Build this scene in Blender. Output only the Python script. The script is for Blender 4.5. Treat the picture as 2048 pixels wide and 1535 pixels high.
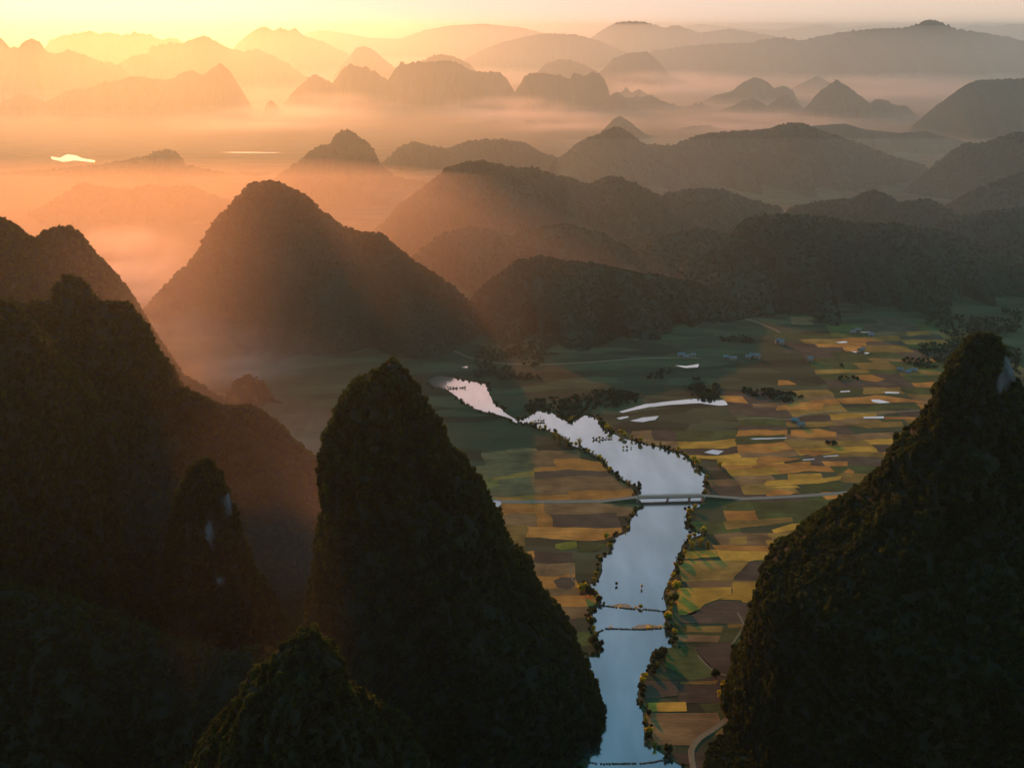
import bpy, math, random
import numpy as np
from mathutils import Vector, noise, Matrix
from mathutils.geometry import tessellate_polygon
random.seed(7); rng = np.random.default_rng(7)
sc = bpy.context.scene
C = sc.collection
for o in list(bpy.data.objects): bpy.data.objects.remove(o)

# ---------------------------------------------------------------- camera
F = 2000.0; W, H = 2048.0, 1535.0; HOR = 52.0; CH = 400.0
PITCH = math.atan((H/2-HOR)/F)
cam = bpy.data.cameras.new('camera'); camo = bpy.data.objects.new('camera', cam); C.objects.link(camo)
cam.sensor_width = 36; cam.lens = 36*F/W; cam.clip_start = 1; cam.clip_end = 400000
camo.location = (0, 0, CH); camo.rotation_euler = (math.pi/2-PITCH, 0, 0)
sc.camera = camo
# ---------------------------------------------------------------- sky, sun, exposure
SUN_EL, SUN_AZ = 13.0, -20.0          # azimuth from +Y, negative = left
world = bpy.data.worlds.new("World"); sc.world = world; world.use_nodes = True
nt = world.node_tree; bg = nt.nodes['Background']
sky = nt.nodes.new('ShaderNodeTexSky'); sky.sky_type = 'NISHITA'; sky.sun_disc = False
sky.sun_elevation = math.radians(SUN_EL); sky.sun_rotation = math.radians(SUN_AZ)
sky.altitude = 300; sky.air_density = 1.0; sky.dust_density = 0.3; sky.ozone_density = 2.0
# sky tint added to light haze and water: peach horizon, teal blue overhead
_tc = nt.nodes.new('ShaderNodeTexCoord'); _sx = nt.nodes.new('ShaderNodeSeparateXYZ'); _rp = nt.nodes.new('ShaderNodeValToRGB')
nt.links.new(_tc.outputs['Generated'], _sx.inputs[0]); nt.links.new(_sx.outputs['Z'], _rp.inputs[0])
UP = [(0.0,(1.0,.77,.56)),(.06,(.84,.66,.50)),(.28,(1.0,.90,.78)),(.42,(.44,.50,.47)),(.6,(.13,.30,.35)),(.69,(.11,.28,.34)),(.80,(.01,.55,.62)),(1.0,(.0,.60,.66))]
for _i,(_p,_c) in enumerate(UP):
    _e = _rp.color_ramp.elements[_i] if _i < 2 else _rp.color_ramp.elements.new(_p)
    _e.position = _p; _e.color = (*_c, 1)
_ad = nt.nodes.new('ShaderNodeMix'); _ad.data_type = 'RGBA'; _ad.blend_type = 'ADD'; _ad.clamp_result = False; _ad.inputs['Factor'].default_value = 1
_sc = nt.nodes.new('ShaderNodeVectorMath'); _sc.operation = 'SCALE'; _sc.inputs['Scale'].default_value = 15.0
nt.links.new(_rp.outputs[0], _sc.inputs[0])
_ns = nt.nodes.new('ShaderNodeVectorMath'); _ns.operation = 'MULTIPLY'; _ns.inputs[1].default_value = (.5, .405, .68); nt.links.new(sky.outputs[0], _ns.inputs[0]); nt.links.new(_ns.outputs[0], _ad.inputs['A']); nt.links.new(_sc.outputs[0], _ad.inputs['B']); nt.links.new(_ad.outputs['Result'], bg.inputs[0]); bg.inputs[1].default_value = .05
sl = bpy.data.lights.new('sun', 'SUN'); sl.energy = 3.7; sl.angle = math.radians(0.5); sl.color = (1.0,.275,.05)
so = bpy.data.objects.new('sun', sl); C.objects.link(so)
sa, se = math.radians(SUN_AZ), math.radians(SUN_EL)
sdir = Vector((math.sin(sa)*math.cos(se), math.cos(sa)*math.cos(se), math.sin(se)))
so.rotation_euler = sdir.to_track_quat('Z', 'Y').to_euler(); so.location = (0, 0, 900)
HAZE_DENS = 4.6e-5; HAZE_COL = (.68,.94,.98); HAZE_G = .78
sc.view_settings.view_transform = 'Standard'; sc.view_settings.look = 'None'
sc.view_settings.gamma = 1; sc.view_settings.exposure = 0.0
cy = sc.cycles
cy.use_denoising = True; cy.max_bounces = 4; cy.diffuse_bounces = 2; cy.glossy_bounces = 2
cy.transmission_bounces = 2; cy.volume_bounces = 1; cy.transparent_max_bounces = 48
cy.sample_clamp_indirect = 4; cy.caustics_reflective = False; cy.caustics_refractive = False

# ---------------------------------------------------------------- helpers
cp, sp = math.cos(PITCH), math.sin(PITCH)
def ray(u, v):
    x = (u-W/2)/F; y = (H/2-v)/F
    return Vector((x, cp+y*sp, -sp+y*cp))
def g(u, v, z=0.0):                       # a point of the photo, on the valley floor
    d = ray(u, v); t = (z-CH)/d.z
    return Vector((d.x*t, d.y*t, z))
def at(u, v, D):                          # a point of the photo, at ground distance D
    d = ray(u, v); t = D/d.y
    return Vector((d.x*t, D, CH+d.z*t))
def proj(p):
    X, Y, Z = p[0], p[1], p[2]-CH
    dep = Y*cp-Z*sp; up = Y*sp+Z*cp
    return (W/2+F*X/dep, H/2-F*up/dep)
def fbm(x, y, z=0.0, o=4, H_=0.9):
    return noise.fractal(Vector((x, y, z)), H_, 2.1, o)
def tag(o, label=None, cat=None, group=None, kind=None):
    if label: o['label'] = label
    if cat: o['category'] = cat
    if group: o['group'] = group
    if kind: o['kind'] = kind
    return o
def mesh(name, vs, fs, m=None, parent=None, smooth=False):
    me = bpy.data.meshes.new(name); me.from_pydata([tuple(v) for v in vs], [], fs); me.update()
    if m: me.materials.append(m)
    if smooth: me.polygons.foreach_set('use_smooth', [True]*len(me.polygons))
    o = bpy.data.objects.new(name, me); C.objects.link(o)
    if parent: o.parent = parent
    return o
class MB:
    def __init__(s): s.v = []; s.f = []
    def add(s, vs, fs):
        n = len(s.v); s.v += [tuple(v) for v in vs]; s.f += [tuple(i+n for i in f) for f in fs]
    def box(s, c, d, rz=0, taper=1.0):
        x, y, z = [k/2 for k in d]; cr, sr = math.cos(rz), math.sin(rz); vs = []
        for k in (-1, 1):
            t = 1 if k < 0 else taper
            for a, b in ((-1,-1),(1,-1),(1,1),(-1,1)):
                px, py = a*x*t, b*y*t
                vs.append((c[0]+px*cr-py*sr, c[1]+px*sr+py*cr, c[2]+k*z))
        s.add(vs, [(3,2,1,0),(4,5,6,7),(0,1,5,4),(1,2,6,5),(2,3,7,6),(3,0,4,7)])
    def tube(s, a, b, r0, r1, n=6):
        a, b = Vector(a), Vector(b); q = (b-a).to_track_quat('Z', 'Y'); vs = []
        for p, r in ((a, r0), (b, r1)):
            for k in range(n):
                t = 2*math.pi*k/n; vs.append(p+q@Vector((r*math.cos(t), r*math.sin(t), 0)))
        s.add(vs, [(k, (k+1)%n, n+(k+1)%n, n+k) for k in range(n)]+[tuple(range(n))[::-1], tuple(range(n, 2*n))])
    def build(s, name, m, parent=None, smooth=False): return mesh(name, s.v, s.f, m, parent, smooth)
def empty(name, loc, rz=0):
    o = bpy.data.objects.new(name, None); C.objects.link(o); o.location = loc; o.rotation_euler = (0, 0, rz); return o
def copy_tree(o, parent=None):
    c = o.copy(); C.objects.link(c)
    if parent: c.parent = parent
    for ch in list(o.children): copy_tree(ch, c)
    return c

# ---------------------------------------------------------------- materials
def mat(name, c1, c2=None, scale=0.05, rough=0.9, transl=0.0, bump=0.0, detail=5, stretch=None, spec=0.2, rnd=0.0):
    m = bpy.data.materials.new(name); m.use_nodes = True; n = m.node_tree.nodes; L = m.node_tree.links
    b = n['Principled BSDF']; b.inputs['Roughness'].default_value = rough
    b.inputs['Specular IOR Level'].default_value = spec
    c2 = c2 or c1
    tc = n.new('ShaderNodeTexCoord'); mp = n.new('ShaderNodeMapping'); nz = n.new('ShaderNodeTexNoise')
    if stretch: mp.inputs['Scale'].default_value = stretch
    L.new(tc.outputs['Object'], mp.inputs[0]); L.new(mp.outputs[0], nz.inputs['Vector'])
    nz.inputs['Scale'].default_value = scale; nz.inputs['Detail'].default_value = detail; nz.inputs['Roughness'].default_value = .65
    r = n.new('ShaderNodeValToRGB'); r.color_ramp.elements[0].position = .36; r.color_ramp.elements[1].position = .64
    r.color_ramp.elements[0].color = (*c1, 1); r.color_ramp.elements[1].color = (*c2, 1)
    L.new(nz.outputs['Fac'], r.inputs[0]); col = r.outputs[0]
    if rnd:
        oi = n.new('ShaderNodeObjectInfo'); hs = n.new('ShaderNodeHueSaturation'); mr = n.new('ShaderNodeMapRange')
        mr.inputs['To Min'].default_value = 1-rnd; mr.inputs['To Max'].default_value = 1+rnd
        L.new(oi.outputs['Random'], mr.inputs[0]); L.new(mr.outputs[0], hs.inputs['Value']); L.new(col, hs.inputs['Color']); col = hs.outputs[0]
    L.new(col, b.inputs['Base Color'])
    if bump:
        bm = n.new('ShaderNodeBump'); bm.inputs['Strength'].default_value = 1; bm.inputs['Distance'].default_value = bump
        L.new(nz.outputs['Fac'], bm.inputs['Height']); L.new(bm.outputs[0], b.inputs['Normal'])
    if transl:
        out = n['Material Output']; t = n.new('ShaderNodeBsdfTranslucent'); mx = n.new('ShaderNodeMixShader')
        mx.inputs[0].default_value = transl; tg = n.new('ShaderNodeVectorMath'); tg.operation = 'MULTIPLY'; tg.inputs[1].default_value = (13.0, 10.0, 2.4) if transl > .4 else (2.2, 2.2, 1.2); L.new(col, tg.inputs[0]); L.new(tg.outputs[0], t.inputs[0]); L.new(b.outputs[0], mx.inputs[1]); L.new(t.outputs[0], mx.inputs[2])
        L.new(mx.outputs[0], out.inputs['Surface'])
    return m
M = {}
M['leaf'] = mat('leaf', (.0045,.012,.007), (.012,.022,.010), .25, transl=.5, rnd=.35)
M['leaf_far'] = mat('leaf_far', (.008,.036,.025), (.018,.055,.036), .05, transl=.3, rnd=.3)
M['bamboo'] = mat('bamboo_leaf', (.05,.075,.015), (.11,.12,.03), .4, transl=.5, rnd=.3)
M['trunk'] = mat('bark', (.07,.05,.035), (.14,.10,.07), 1.5)
M['ground'] = mat('valley_floor', (.022,.038,.018), (.050,.052,.026), .012, detail=8, stretch=(1, 1.6, 1))
M['grass'] = mat('bank_grass', (.05,.07,.02), (.10,.11,.035), .12)
M['rock'] = mat('limestone', (.16,.17,.18), (.34,.35,.36), .08, bump=1.5, stretch=(1,1,.25))
M['road'] = mat('road_surface', (.20,.18,.16), (.28,.26,.23), .6)
M['path'] = mat('earth_path', (.20,.15,.09), (.27,.20,.13), .4)
M['concrete'] = mat('concrete', (.22,.21,.20), (.34,.33,.31), .9)
M['dark_stone'] = mat('wet_stone', (.03,.03,.028), (.10,.09,.075), 1.2, rough=.6)
M['sand'] = mat('shoal_sand', (.34,.22,.15), (.50,.33,.23), .5)
M['wall'] = mat('plaster_wall', (.24,.23,.21), (.36,.34,.31), .5)
M['roof'] = mat('tile_roof', (.12,.13,.15), (.22,.22,.24), .8)
M['roof_metal'] = mat('sheet_roof', (.10,.15,.20), (.16,.21,.26), .8, rough=.5)
M['window'] = mat('dark_window', (.02,.02,.02))
def patchwork(m, sx, sy, amt):
    n = m.node_tree.nodes; L = m.node_tree.links; b = n['Principled BSDF']; src = b.inputs['Base Color'].links[0].from_socket
    tc = n.new('ShaderNodeTexCoord'); mp = n.new('ShaderNodeMapping'); mp.inputs['Scale'].default_value = (sx, sy, 1); mp.inputs['Rotation'].default_value = (0, 0, .12)
    vo = n.new('ShaderNodeTexVoronoi'); vo.distance = 'CHEBYCHEV'; vo.inputs['Scale'].default_value = 1; vo.voronoi_dimensions = '2D'
    L.new(tc.outputs['Object'], mp.inputs[0]); L.new(mp.outputs[0], vo.inputs['Vector'])
    sx_ = n.new('ShaderNodeSeparateColor'); L.new(vo.outputs['Color'], sx_.inputs[0])
    mr = n.new('ShaderNodeMapRange'); mr.inputs['To Min'].default_value = 1-amt; mr.inputs['To Max'].default_value = 1+amt*1.6; L.new(sx_.outputs[0], mr.inputs[0])
    m2 = n.new('ShaderNodeMapRange'); m2.inputs['To Min'].default_value = .47; m2.inputs['To Max'].default_value = .52; L.new(sx_.outputs[1], m2.inputs[0])
    hs = n.new('ShaderNodeHueSaturation'); L.new(src, hs.inputs['Color']); L.new(mr.outputs[0], hs.inputs['Value']); L.new(m2.outputs[0], hs.inputs['Hue']); L.new(hs.outputs[0], b.inputs['Base Color'])
patchwork(M['ground'], .016, .05, .5)
FIELD = dict(
    gold=mat('ripe_rice', (.54,.26,.035), (.68,.35,.055), .15, detail=8, stretch=(.35,2,1)),
    orange=mat('cut_rice', (.50,.185,.04), (.62,.25,.055), .15, detail=8, stretch=(.35,2,1)),
    brown=mat('stubble', (.22,.12,.05), (.34,.18,.08), .15, detail=8, stretch=(.35,2,1)),
    dark=mat('ploughed_soil', (.075,.052,.036), (.12,.08,.055), .2, detail=8, stretch=(.3,2.5,1)),
    olive=mat('late_rice', (.27,.15,.035), (.38,.21,.05), .15, detail=8, stretch=(.35,2,1)),
    green=mat('green_crop', (.055,.075,.02), (.09,.11,.03), .2, detail=8, stretch=(.5,1.5,1)),
    yellow=mat('yellow_crop', (.26,.27,.03), (.38,.36,.05), .3))
def uneven(m):
    n = m.node_tree.nodes; L = m.node_tree.links; b = n['Principled BSDF']; src = b.inputs['Base Color'].links[0].from_socket
    tc = n.new('ShaderNodeTexCoord'); a = n.new('ShaderNodeTexNoise'); a.inputs['Scale'].default_value = .045; a.inputs['Detail'].default_value = 6; L.new(tc.outputs['Object'], a.inputs['Vector'])
    w = n.new('ShaderNodeTexWave'); w.bands_direction = 'Y'; w.inputs['Scale'].default_value = .22; w.inputs['Distortion'].default_value = 6; w.inputs['Detail'].default_value = 3; w.inputs['Detail Scale'].default_value = .3; L.new(tc.outputs['Object'], w.inputs['Vector'])
    r1 = n.new('ShaderNodeMapRange'); r1.inputs['From Min'].default_value = .35; r1.inputs['From Max'].default_value = .65; r1.inputs['To Min'].default_value = .62; r1.inputs['To Max'].default_value = 1.2; L.new(a.outputs['Fac'], r1.inputs[0])
    r2 = n.new('ShaderNodeMapRange'); r2.inputs['To Min'].default_value = .82; r2.inputs['To Max'].default_value = 1.08; L.new(w.outputs['Fac'], r2.inputs[0])
    oi = n.new('ShaderNodeObjectInfo'); r3 = n.new('ShaderNodeMapRange'); r3.inputs['To Min'].default_value = .75; r3.inputs['To Max'].default_value = 1.2; L.new(oi.outputs['Random'], r3.inputs[0])
    m1 = n.new('ShaderNodeMath'); m1.operation = 'MULTIPLY'; m2 = n.new('ShaderNodeMath'); m2.operation = 'MULTIPLY'
    L.new(r1.outputs[0], m1.inputs[0]); L.new(r2.outputs[0], m1.inputs[1]); L.new(m1.outputs[0], m2.inputs[0]); L.new(r3.outputs[0], m2.inputs[1])
    hs = n.new('ShaderNodeHueSaturation'); L.new(src, hs.inputs['Color']); L.new(m2.outputs[0], hs.inputs['Value']); L.new(hs.outputs[0], b.inputs['Base Color'])
for _m in FIELD.values(): uneven(_m)
# hill cover: green undergrowth, limestone where the painted attribute says bare
def hillmat(name, c1, c2, scale):
    m = mat(name, c1, c2, scale, bump=0); n = m.node_tree.nodes; L = m.node_tree.links; b = n['Principled BSDF']
    at_ = n.new('ShaderNodeAttribute'); at_.attribute_name = 'bare'
    nz = n.new('ShaderNodeTexNoise'); nz.inputs['Scale'].default_value = .12; nz.inputs['Detail'].default_value = 8
    tc = n.new('ShaderNodeTexCoord'); mp = n.new('ShaderNodeMapping'); mp.inputs['Scale'].default_value = (1,1,.3)
    L.new(tc.outputs['Object'], mp.inputs[0]); L.new(mp.outputs[0], nz.inputs['Vector'])
    mx = n.new('ShaderNodeMix'); mx.data_type = 'RGBA'; rr = n.new('ShaderNodeValToRGB')
    rr.color_ramp.elements[0].color = (.025,.032,.03,1); rr.color_ramp.elements[1].color = (.11,.15,.18,1)
    rr.color_ramp.elements[0].position = .35; rr.color_ramp.elements[1].position = .65
    L.new(nz.outputs['Fac'], rr.inputs[0])
    src = b.inputs['Base Color'].links[0].from_socket
    L.new(at_.outputs['Fac'], mx.inputs['Factor']); L.new(src, mx.inputs['A']); L.new(rr.outputs[0], mx.inputs['B'])
    L.new(mx.outputs['Result'], b.inputs['Base Color'])
    return m
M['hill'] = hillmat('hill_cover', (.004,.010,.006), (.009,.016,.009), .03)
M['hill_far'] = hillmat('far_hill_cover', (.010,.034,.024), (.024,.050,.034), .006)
def water_mat():
    m = bpy.data.materials.new('river_water'); m.use_nodes = True; n = m.node_tree.nodes; L = m.node_tree.links
    out = n['Material Output']; b = n['Principled BSDF']
    b.inputs['Base Color'].default_value = (.03,.06,.06,1); b.inputs['Roughness'].default_value = .25
    gl = n.new('ShaderNodeBsdfGlossy'); gl.inputs['Roughness'].default_value = .03; gl.inputs[0].default_value = (.95,.97,1,1)
    mx = n.new('ShaderNodeMixShader'); tc = n.new('ShaderNodeTexCoord'); nz = n.new('ShaderNodeTexNoise')
    nz.inputs['Scale'].default_value = .35; nz.inputs['Detail'].default_value = 4; L.new(tc.outputs['Object'], nz.inputs['Vector'])
    bm = n.new('ShaderNodeBump'); bm.inputs['Distance'].default_value = .012; L.new(nz.outputs['Fac'], bm.inputs['Height'])
    L.new(bm.outputs[0], gl.inputs['Normal'])
    mp = n.new('ShaderNodeMapping'); mp.inputs['Scale'].default_value = (.03, .009, 1); n2 = n.new('ShaderNodeTexNoise'); n2.inputs['Scale'].default_value = 1; n2.inputs['Detail'].default_value = 6
    L.new(tc.outputs['Object'], mp.inputs[0]); L.new(mp.outputs[0], n2.inputs['Vector'])
    rr = n.new('ShaderNodeMapRange'); rr.inputs['From Min'].default_value = .35; rr.inputs['From Max'].default_value = .65; rr.inputs['To Min'].default_value = .015; rr.inputs['To Max'].default_value = .16
    L.new(n2.outputs['Fac'], rr.inputs[0]); L.new(rr.outputs[0], gl.inputs['Roughness'])
    tn = n.new('ShaderNodeMapRange'); tn.inputs['From Min'].default_value = .35; tn.inputs['From Max'].default_value = .65; tn.inputs['To Min'].default_value = .42; tn.inputs['To Max'].default_value = .64
    L.new(n2.outputs['Fac'], tn.inputs[0])
    fr = n.new('ShaderNodeMapRange'); f0 = n.new('ShaderNodeFresnel'); f0.inputs['IOR'].default_value = 1.33; L.new(f0.outputs[0], fr.inputs[0]); L.new(tn.outputs[0], fr.inputs['To Min'])
    L.new(fr.outputs[0], mx.inputs[0]); L.new(b.outputs[0], mx.inputs[1]); L.new(gl.outputs[0], mx.inputs[2]); L.new(mx.outputs[0], out.inputs[0])
    return m
M['water'] = water_mat()

# ---------------------------------------------------------------- ground and water
def poly_sheet(name, pts, z, m, **k):
    vs = [Vector((p[0], p[1], z)) for p in pts]
    tri = tessellate_polygon([[Vector((v.x, v.y, 0)) for v in vs]])
    fs = []
    for t in tri:
        a, b, c = [vs[i] for i in t]
        fs.append(tuple(t) if (b-a).cross(c-a).z > 0 else tuple(reversed(t)))
    return mesh(name, vs, fs, m)
def rough_line(px, amp=2.0, step=6.0, seed=0):
    P = [g(*p) for p in px]; out = []
    for a, b in zip(P[:-1], P[1:]):
        n = max(1, int((b-a).length/step))
        for k in range(n):
            p = a.lerp(b, k/n); q = p*0.06
            out.append(Vector((p.x+amp*fbm(q.x*2, q.y*2, seed), p.y+amp*fbm(q.x*2, q.y*2, seed+9), 0)))
    out.append(P[-1]); return out
R_ = 160000
me = [( -R_, -600, 0), (R_, -600, 0), (R_, R_, 0), (-R_, R_, 0)]
ground = mesh('ground', me, [(0,1,2,3)], M['ground']); tag(ground, 'flat valley floor of dark farmland running to the horizon', kind='structure')
LB = [(854,762),(867,774),(897,780),(929,806),(952,818),(988,827),(1011,834),(1034,846),(1065,846),(1074,856),(1093,859),(1114,866),(1146,890),(1175,902),(1202,916),(1222,938),(1246,959),(1271,970),(1281,976),(1275,997),(1287,1014),(1275,1023),(1260,1047),(1255,1064),(1219,1079),(1227,1090),(1205,1117),(1205,1146),(1196,1164),(1177,1170),(1193,1184),(1202,1205),(1181,1231),(1190,1260),(1203,1284),(1199,1310),(1161,1316),(1145,1331),(1320,560,1180),(1340,552,1184),(1380,540,1200),(1430,520,1226),(1470,505,1250),(1500,495,1248),(1535,480,1236),(1600,470,1232),(1160,1420),(1165,1480),(1170,1535),(1170,1620),(1170,1800)]
RB = [(870,753),(885,751),(908,755),(932,761),(973,768),(979,790),(990,808),(1002,818),(1020,831),(1037,841),(1055,834),(1078,821),(1102,825),(1120,837),(1140,846),(1155,840),(1169,831),(1190,834),(1202,852),(1222,866),(1248,878),(1281,887),(1316,894),(1342,903),(1363,908),(1388,933),(1409,948),(1408,981),(1404,1003),(1398,1013),(1375,1017),(1369,1044),(1381,1064),(1404,1066),(1372,1082),(1360,1099),(1343,1149),(1329,1184),(1331,1220),(1325,1231),(1340,1252),(1334,1269),(1343,1293),(1307,1302),(1292,1346),(1276,1375),(1276,1405),(1287,1431),(1289,1481),(1305,1498),(1330,1512),(1343,1519),(1364,1535),(1375,1600),(1380,1800)]
lbw = rough_line(LB, 2.2, 5, 1); rbw = rough_line(RB, 2.2, 5, 5)
river_poly = lbw+rbw[::-1]
tag(poly_sheet('river', river_poly, .05, M['water']), 'calm winding river reflecting the pale dawn sky', kind='structure')
rp = np.array([(p.x, p.y) for p in river_poly])
def inside(x, y, P):
    x0, y0 = P[:,0], P[:,1]; x1, y1 = np.roll(x0, -1), np.roll(y0, -1)
    c = ((y0 > y) != (y1 > y)) & (x < (x1-x0)*(y-y0)/(y1-y0+1e-12)+x0)
    return bool(c.sum() % 2)
def rdist(x, y): return float(np.min((rp[:,0]-x)**2+(rp[:,1]-y)**2))**.5
def in_river(x, y, m=0): return inside(x, y, rp) or rdist(x, y) < m
stream = [(1238,823),(1290,808),(1340,802),(1390,797),(1440,800),(1500,799),(1545,796),(1585,793),(1592,796),(1585,798),(1545,802),(1500,805),(1440,811),(1400,806),(1340,809),(1290,815),(1245,825)]
tag(poly_sheet('stream', rough_line(stream+[stream[0]], 1.0, 6, 3)[:-1], .06, M['water']), 'thin bright stream curving across the dark fields towards the river', kind='structure')
PONDS = [([(1259,842),(1285,835),(1318,832),(1310,840),(1285,844)],'leaf shaped pond below the thin stream'),
 ([(1349,731),(1372,732),(1398,728),(1396,735),(1370,736)],'small bright pond under the dark middle hill'),
 ([(1408,905),(1425,899),(1447,902),(1435,910)],'four sided pond right of the river bend'),
 ([(1612,640),(1640,641),(1668,639),(1668,646),(1640,648)],'wide bright pond at the head of the side valley'),
 ([(1703,660),(1738,663),(1745,667),(1710,668)],'thin pond right of the wide bright one'),
 ([(1670,684),(1690,681),(1697,686),(1680,688)],'small pond in the village fields'),
 ([(1700,700),(1740,706),(1735,710),(1712,706)],'slanting flooded strip below the village'),
 ([(1727,833),(1767,830),(1767,839),(1727,838)],'pale rectangular flooded paddy near the right hill'),
 ([(1742,796),(1760,797),(1780,807),(1760,810),(1745,804)],'flooded paddy above the rectangular one'),
 ([(1770,782),(1800,784),(1798,788),(1770,788)],'short bright flooded strip near the right hill'),
 ([(1604,919),(1630,916),(1628,920),(1606,922)],'short flooded strip beside the gold field'),
 ([(1645,913),(1675,909),(1678,912),(1650,915)],'second flooded strip beside the gold field'),
 ([(1680,782),(1700,780),(1700,784),(1682,786)],'flooded patch between orange fields'),
 ([(1498,877),(1575,873),(1572,877),(1510,881)],'long thin flooded strip left of the orange field'),
 ([(968,1000),(1000,1002),(1003,1008),(992,1017),(975,1016)],'bright pond half hidden behind the central peak'),
 ([(920,733),(936,733),(935,736),(921,736)],'tiny bright pond above the far river bend'),
 ([(1232,836),(1255,832),(1258,835),(1240,839)],'small pond at the mouth of the stream'),
 ([(101,313),(120,316),(134,309),(152,311),(165,317),(190,321),(190,325),(150,321),(128,324),(104,319)],'far lake glaring in the sunrise'),
 ([(440,304.6),(470,304),(560,305),(550,306),(470,306)],'long far water line glinting in the flats')]
for p, l in PONDS:
    if p[0][0] > 1590 or 'long thin' in l:
        my = sum(q[1] for q in p)/len(p); p = [(q[0], my+(q[1]-my)*.55) for q in p]
    tag(poly_sheet('pond', rough_line(p+[p[0]], .8, 6, 4)[:-1], .38, M['water']), l, kind='structure')

# ---------------------------------------------------------------- roads
def ribbon(name, px, w, m, z=.25, label=None, pts=None, kind='structure'):
    P = pts or [g(*p) for p in px]
    # smooth it
    Q = []
    for i in range(len(P)-1):
        p0, p1, p2, p3 = P[max(i-1,0)], P[i], P[i+1], P[min(i+2,len(P)-1)]
        for k in range(8):
            t = k/8; Q.append(.5*((2*p1)+(p2-p0)*t+(2*p0-5*p1+4*p2-p3)*t*t+(3*p1-p0-3*p2+p3)*t**3))
    Q.append(P[-1]); vs = []
    for i, p in enumerate(Q):
        d = (Q[min(i+1,len(Q)-1)]-Q[max(i-1,0)]).normalized(); n = Vector((-d.y, d.x, 0))*w/2
        vs += [p+n+Vector((0,0,z)), p-n+Vector((0,0,z)), p+n*1.15+Vector((0,0,-.1)), p-n*1.15+Vector((0,0,-.1))]
    fs = []
    for i in range(len(Q)-1):
        a = 4*i; b = a+4; fs += [(a+1, b+1, b, a), (a, b, b+2, a+2), (b+1, a+1, a+3, b+3)]
    o = mesh(name, vs, fs, m); return tag(o, label, kind=kind)
BL, BR = g(1276, 1001), g(1404, 998)       # bridge ends
ribbon('road', None, 5, M['road'], .30, 'pale valley road west of the bridge', [g(955,985),g(980,998),g(1010,1003),g(1100,1003),g(1190,1002),BL+Vector((-.2,0,0))])
ribbon('road', None, 5, M['road'], .30, 'pale valley road east of the bridge', [BR+Vector((.2,0,0)),g(1480,997),g(1560,994),g(1640,989),g(1700,984)])
ribbon('road', [(440,655),(530,668),(600,675),(680,684),(780,694),(850,697),(905,702),(940,715),(1000,726),(1080,729),(1180,724),(1300,716),(1400,716)], 2.2, M['path'], .36, 'thin far road skirting the foot of the reddish hill')
ribbon('road', [(1392,1600),(1388,1545),(1383,1512),(1385,1495),(1400,1476),(1430,1456),(1455,1436),(1470,1410),(1475,1380)], 3.4, M['path'], .45, 'narrow lane curving under the right peak')
ribbon('path', [(1475,838),(1530,836),(1575,839),(1610,830),(1670,824),(1760,825),(1850,820)], 2.6, M['path'], .41, 'earth track winding through the far right fields')
ribbon('path', [(1395,1310),(1425,1340),(1450,1350),(1470,1348)], 1.4, M['path'], .41, 'footpath between green and brown fields below the weirs')
ribbon('path', [(1475,1225),(1486,1250),(1470,1280),(1462,1290)], 1.2, M['path'], .41, 'short curved footpath beside the right peak')
ribbon('path', [(1139,1125),(1142,1150),(1148,1165)], 1.0, M['path'], .41, 'short footpath in the left bank fields')
ribbon('path', [(1440,625),(1500,640),(1540,655),(1560,665)], 3, M['path'], .41, 'faint track at the foot of the dark middle hill')

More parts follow.
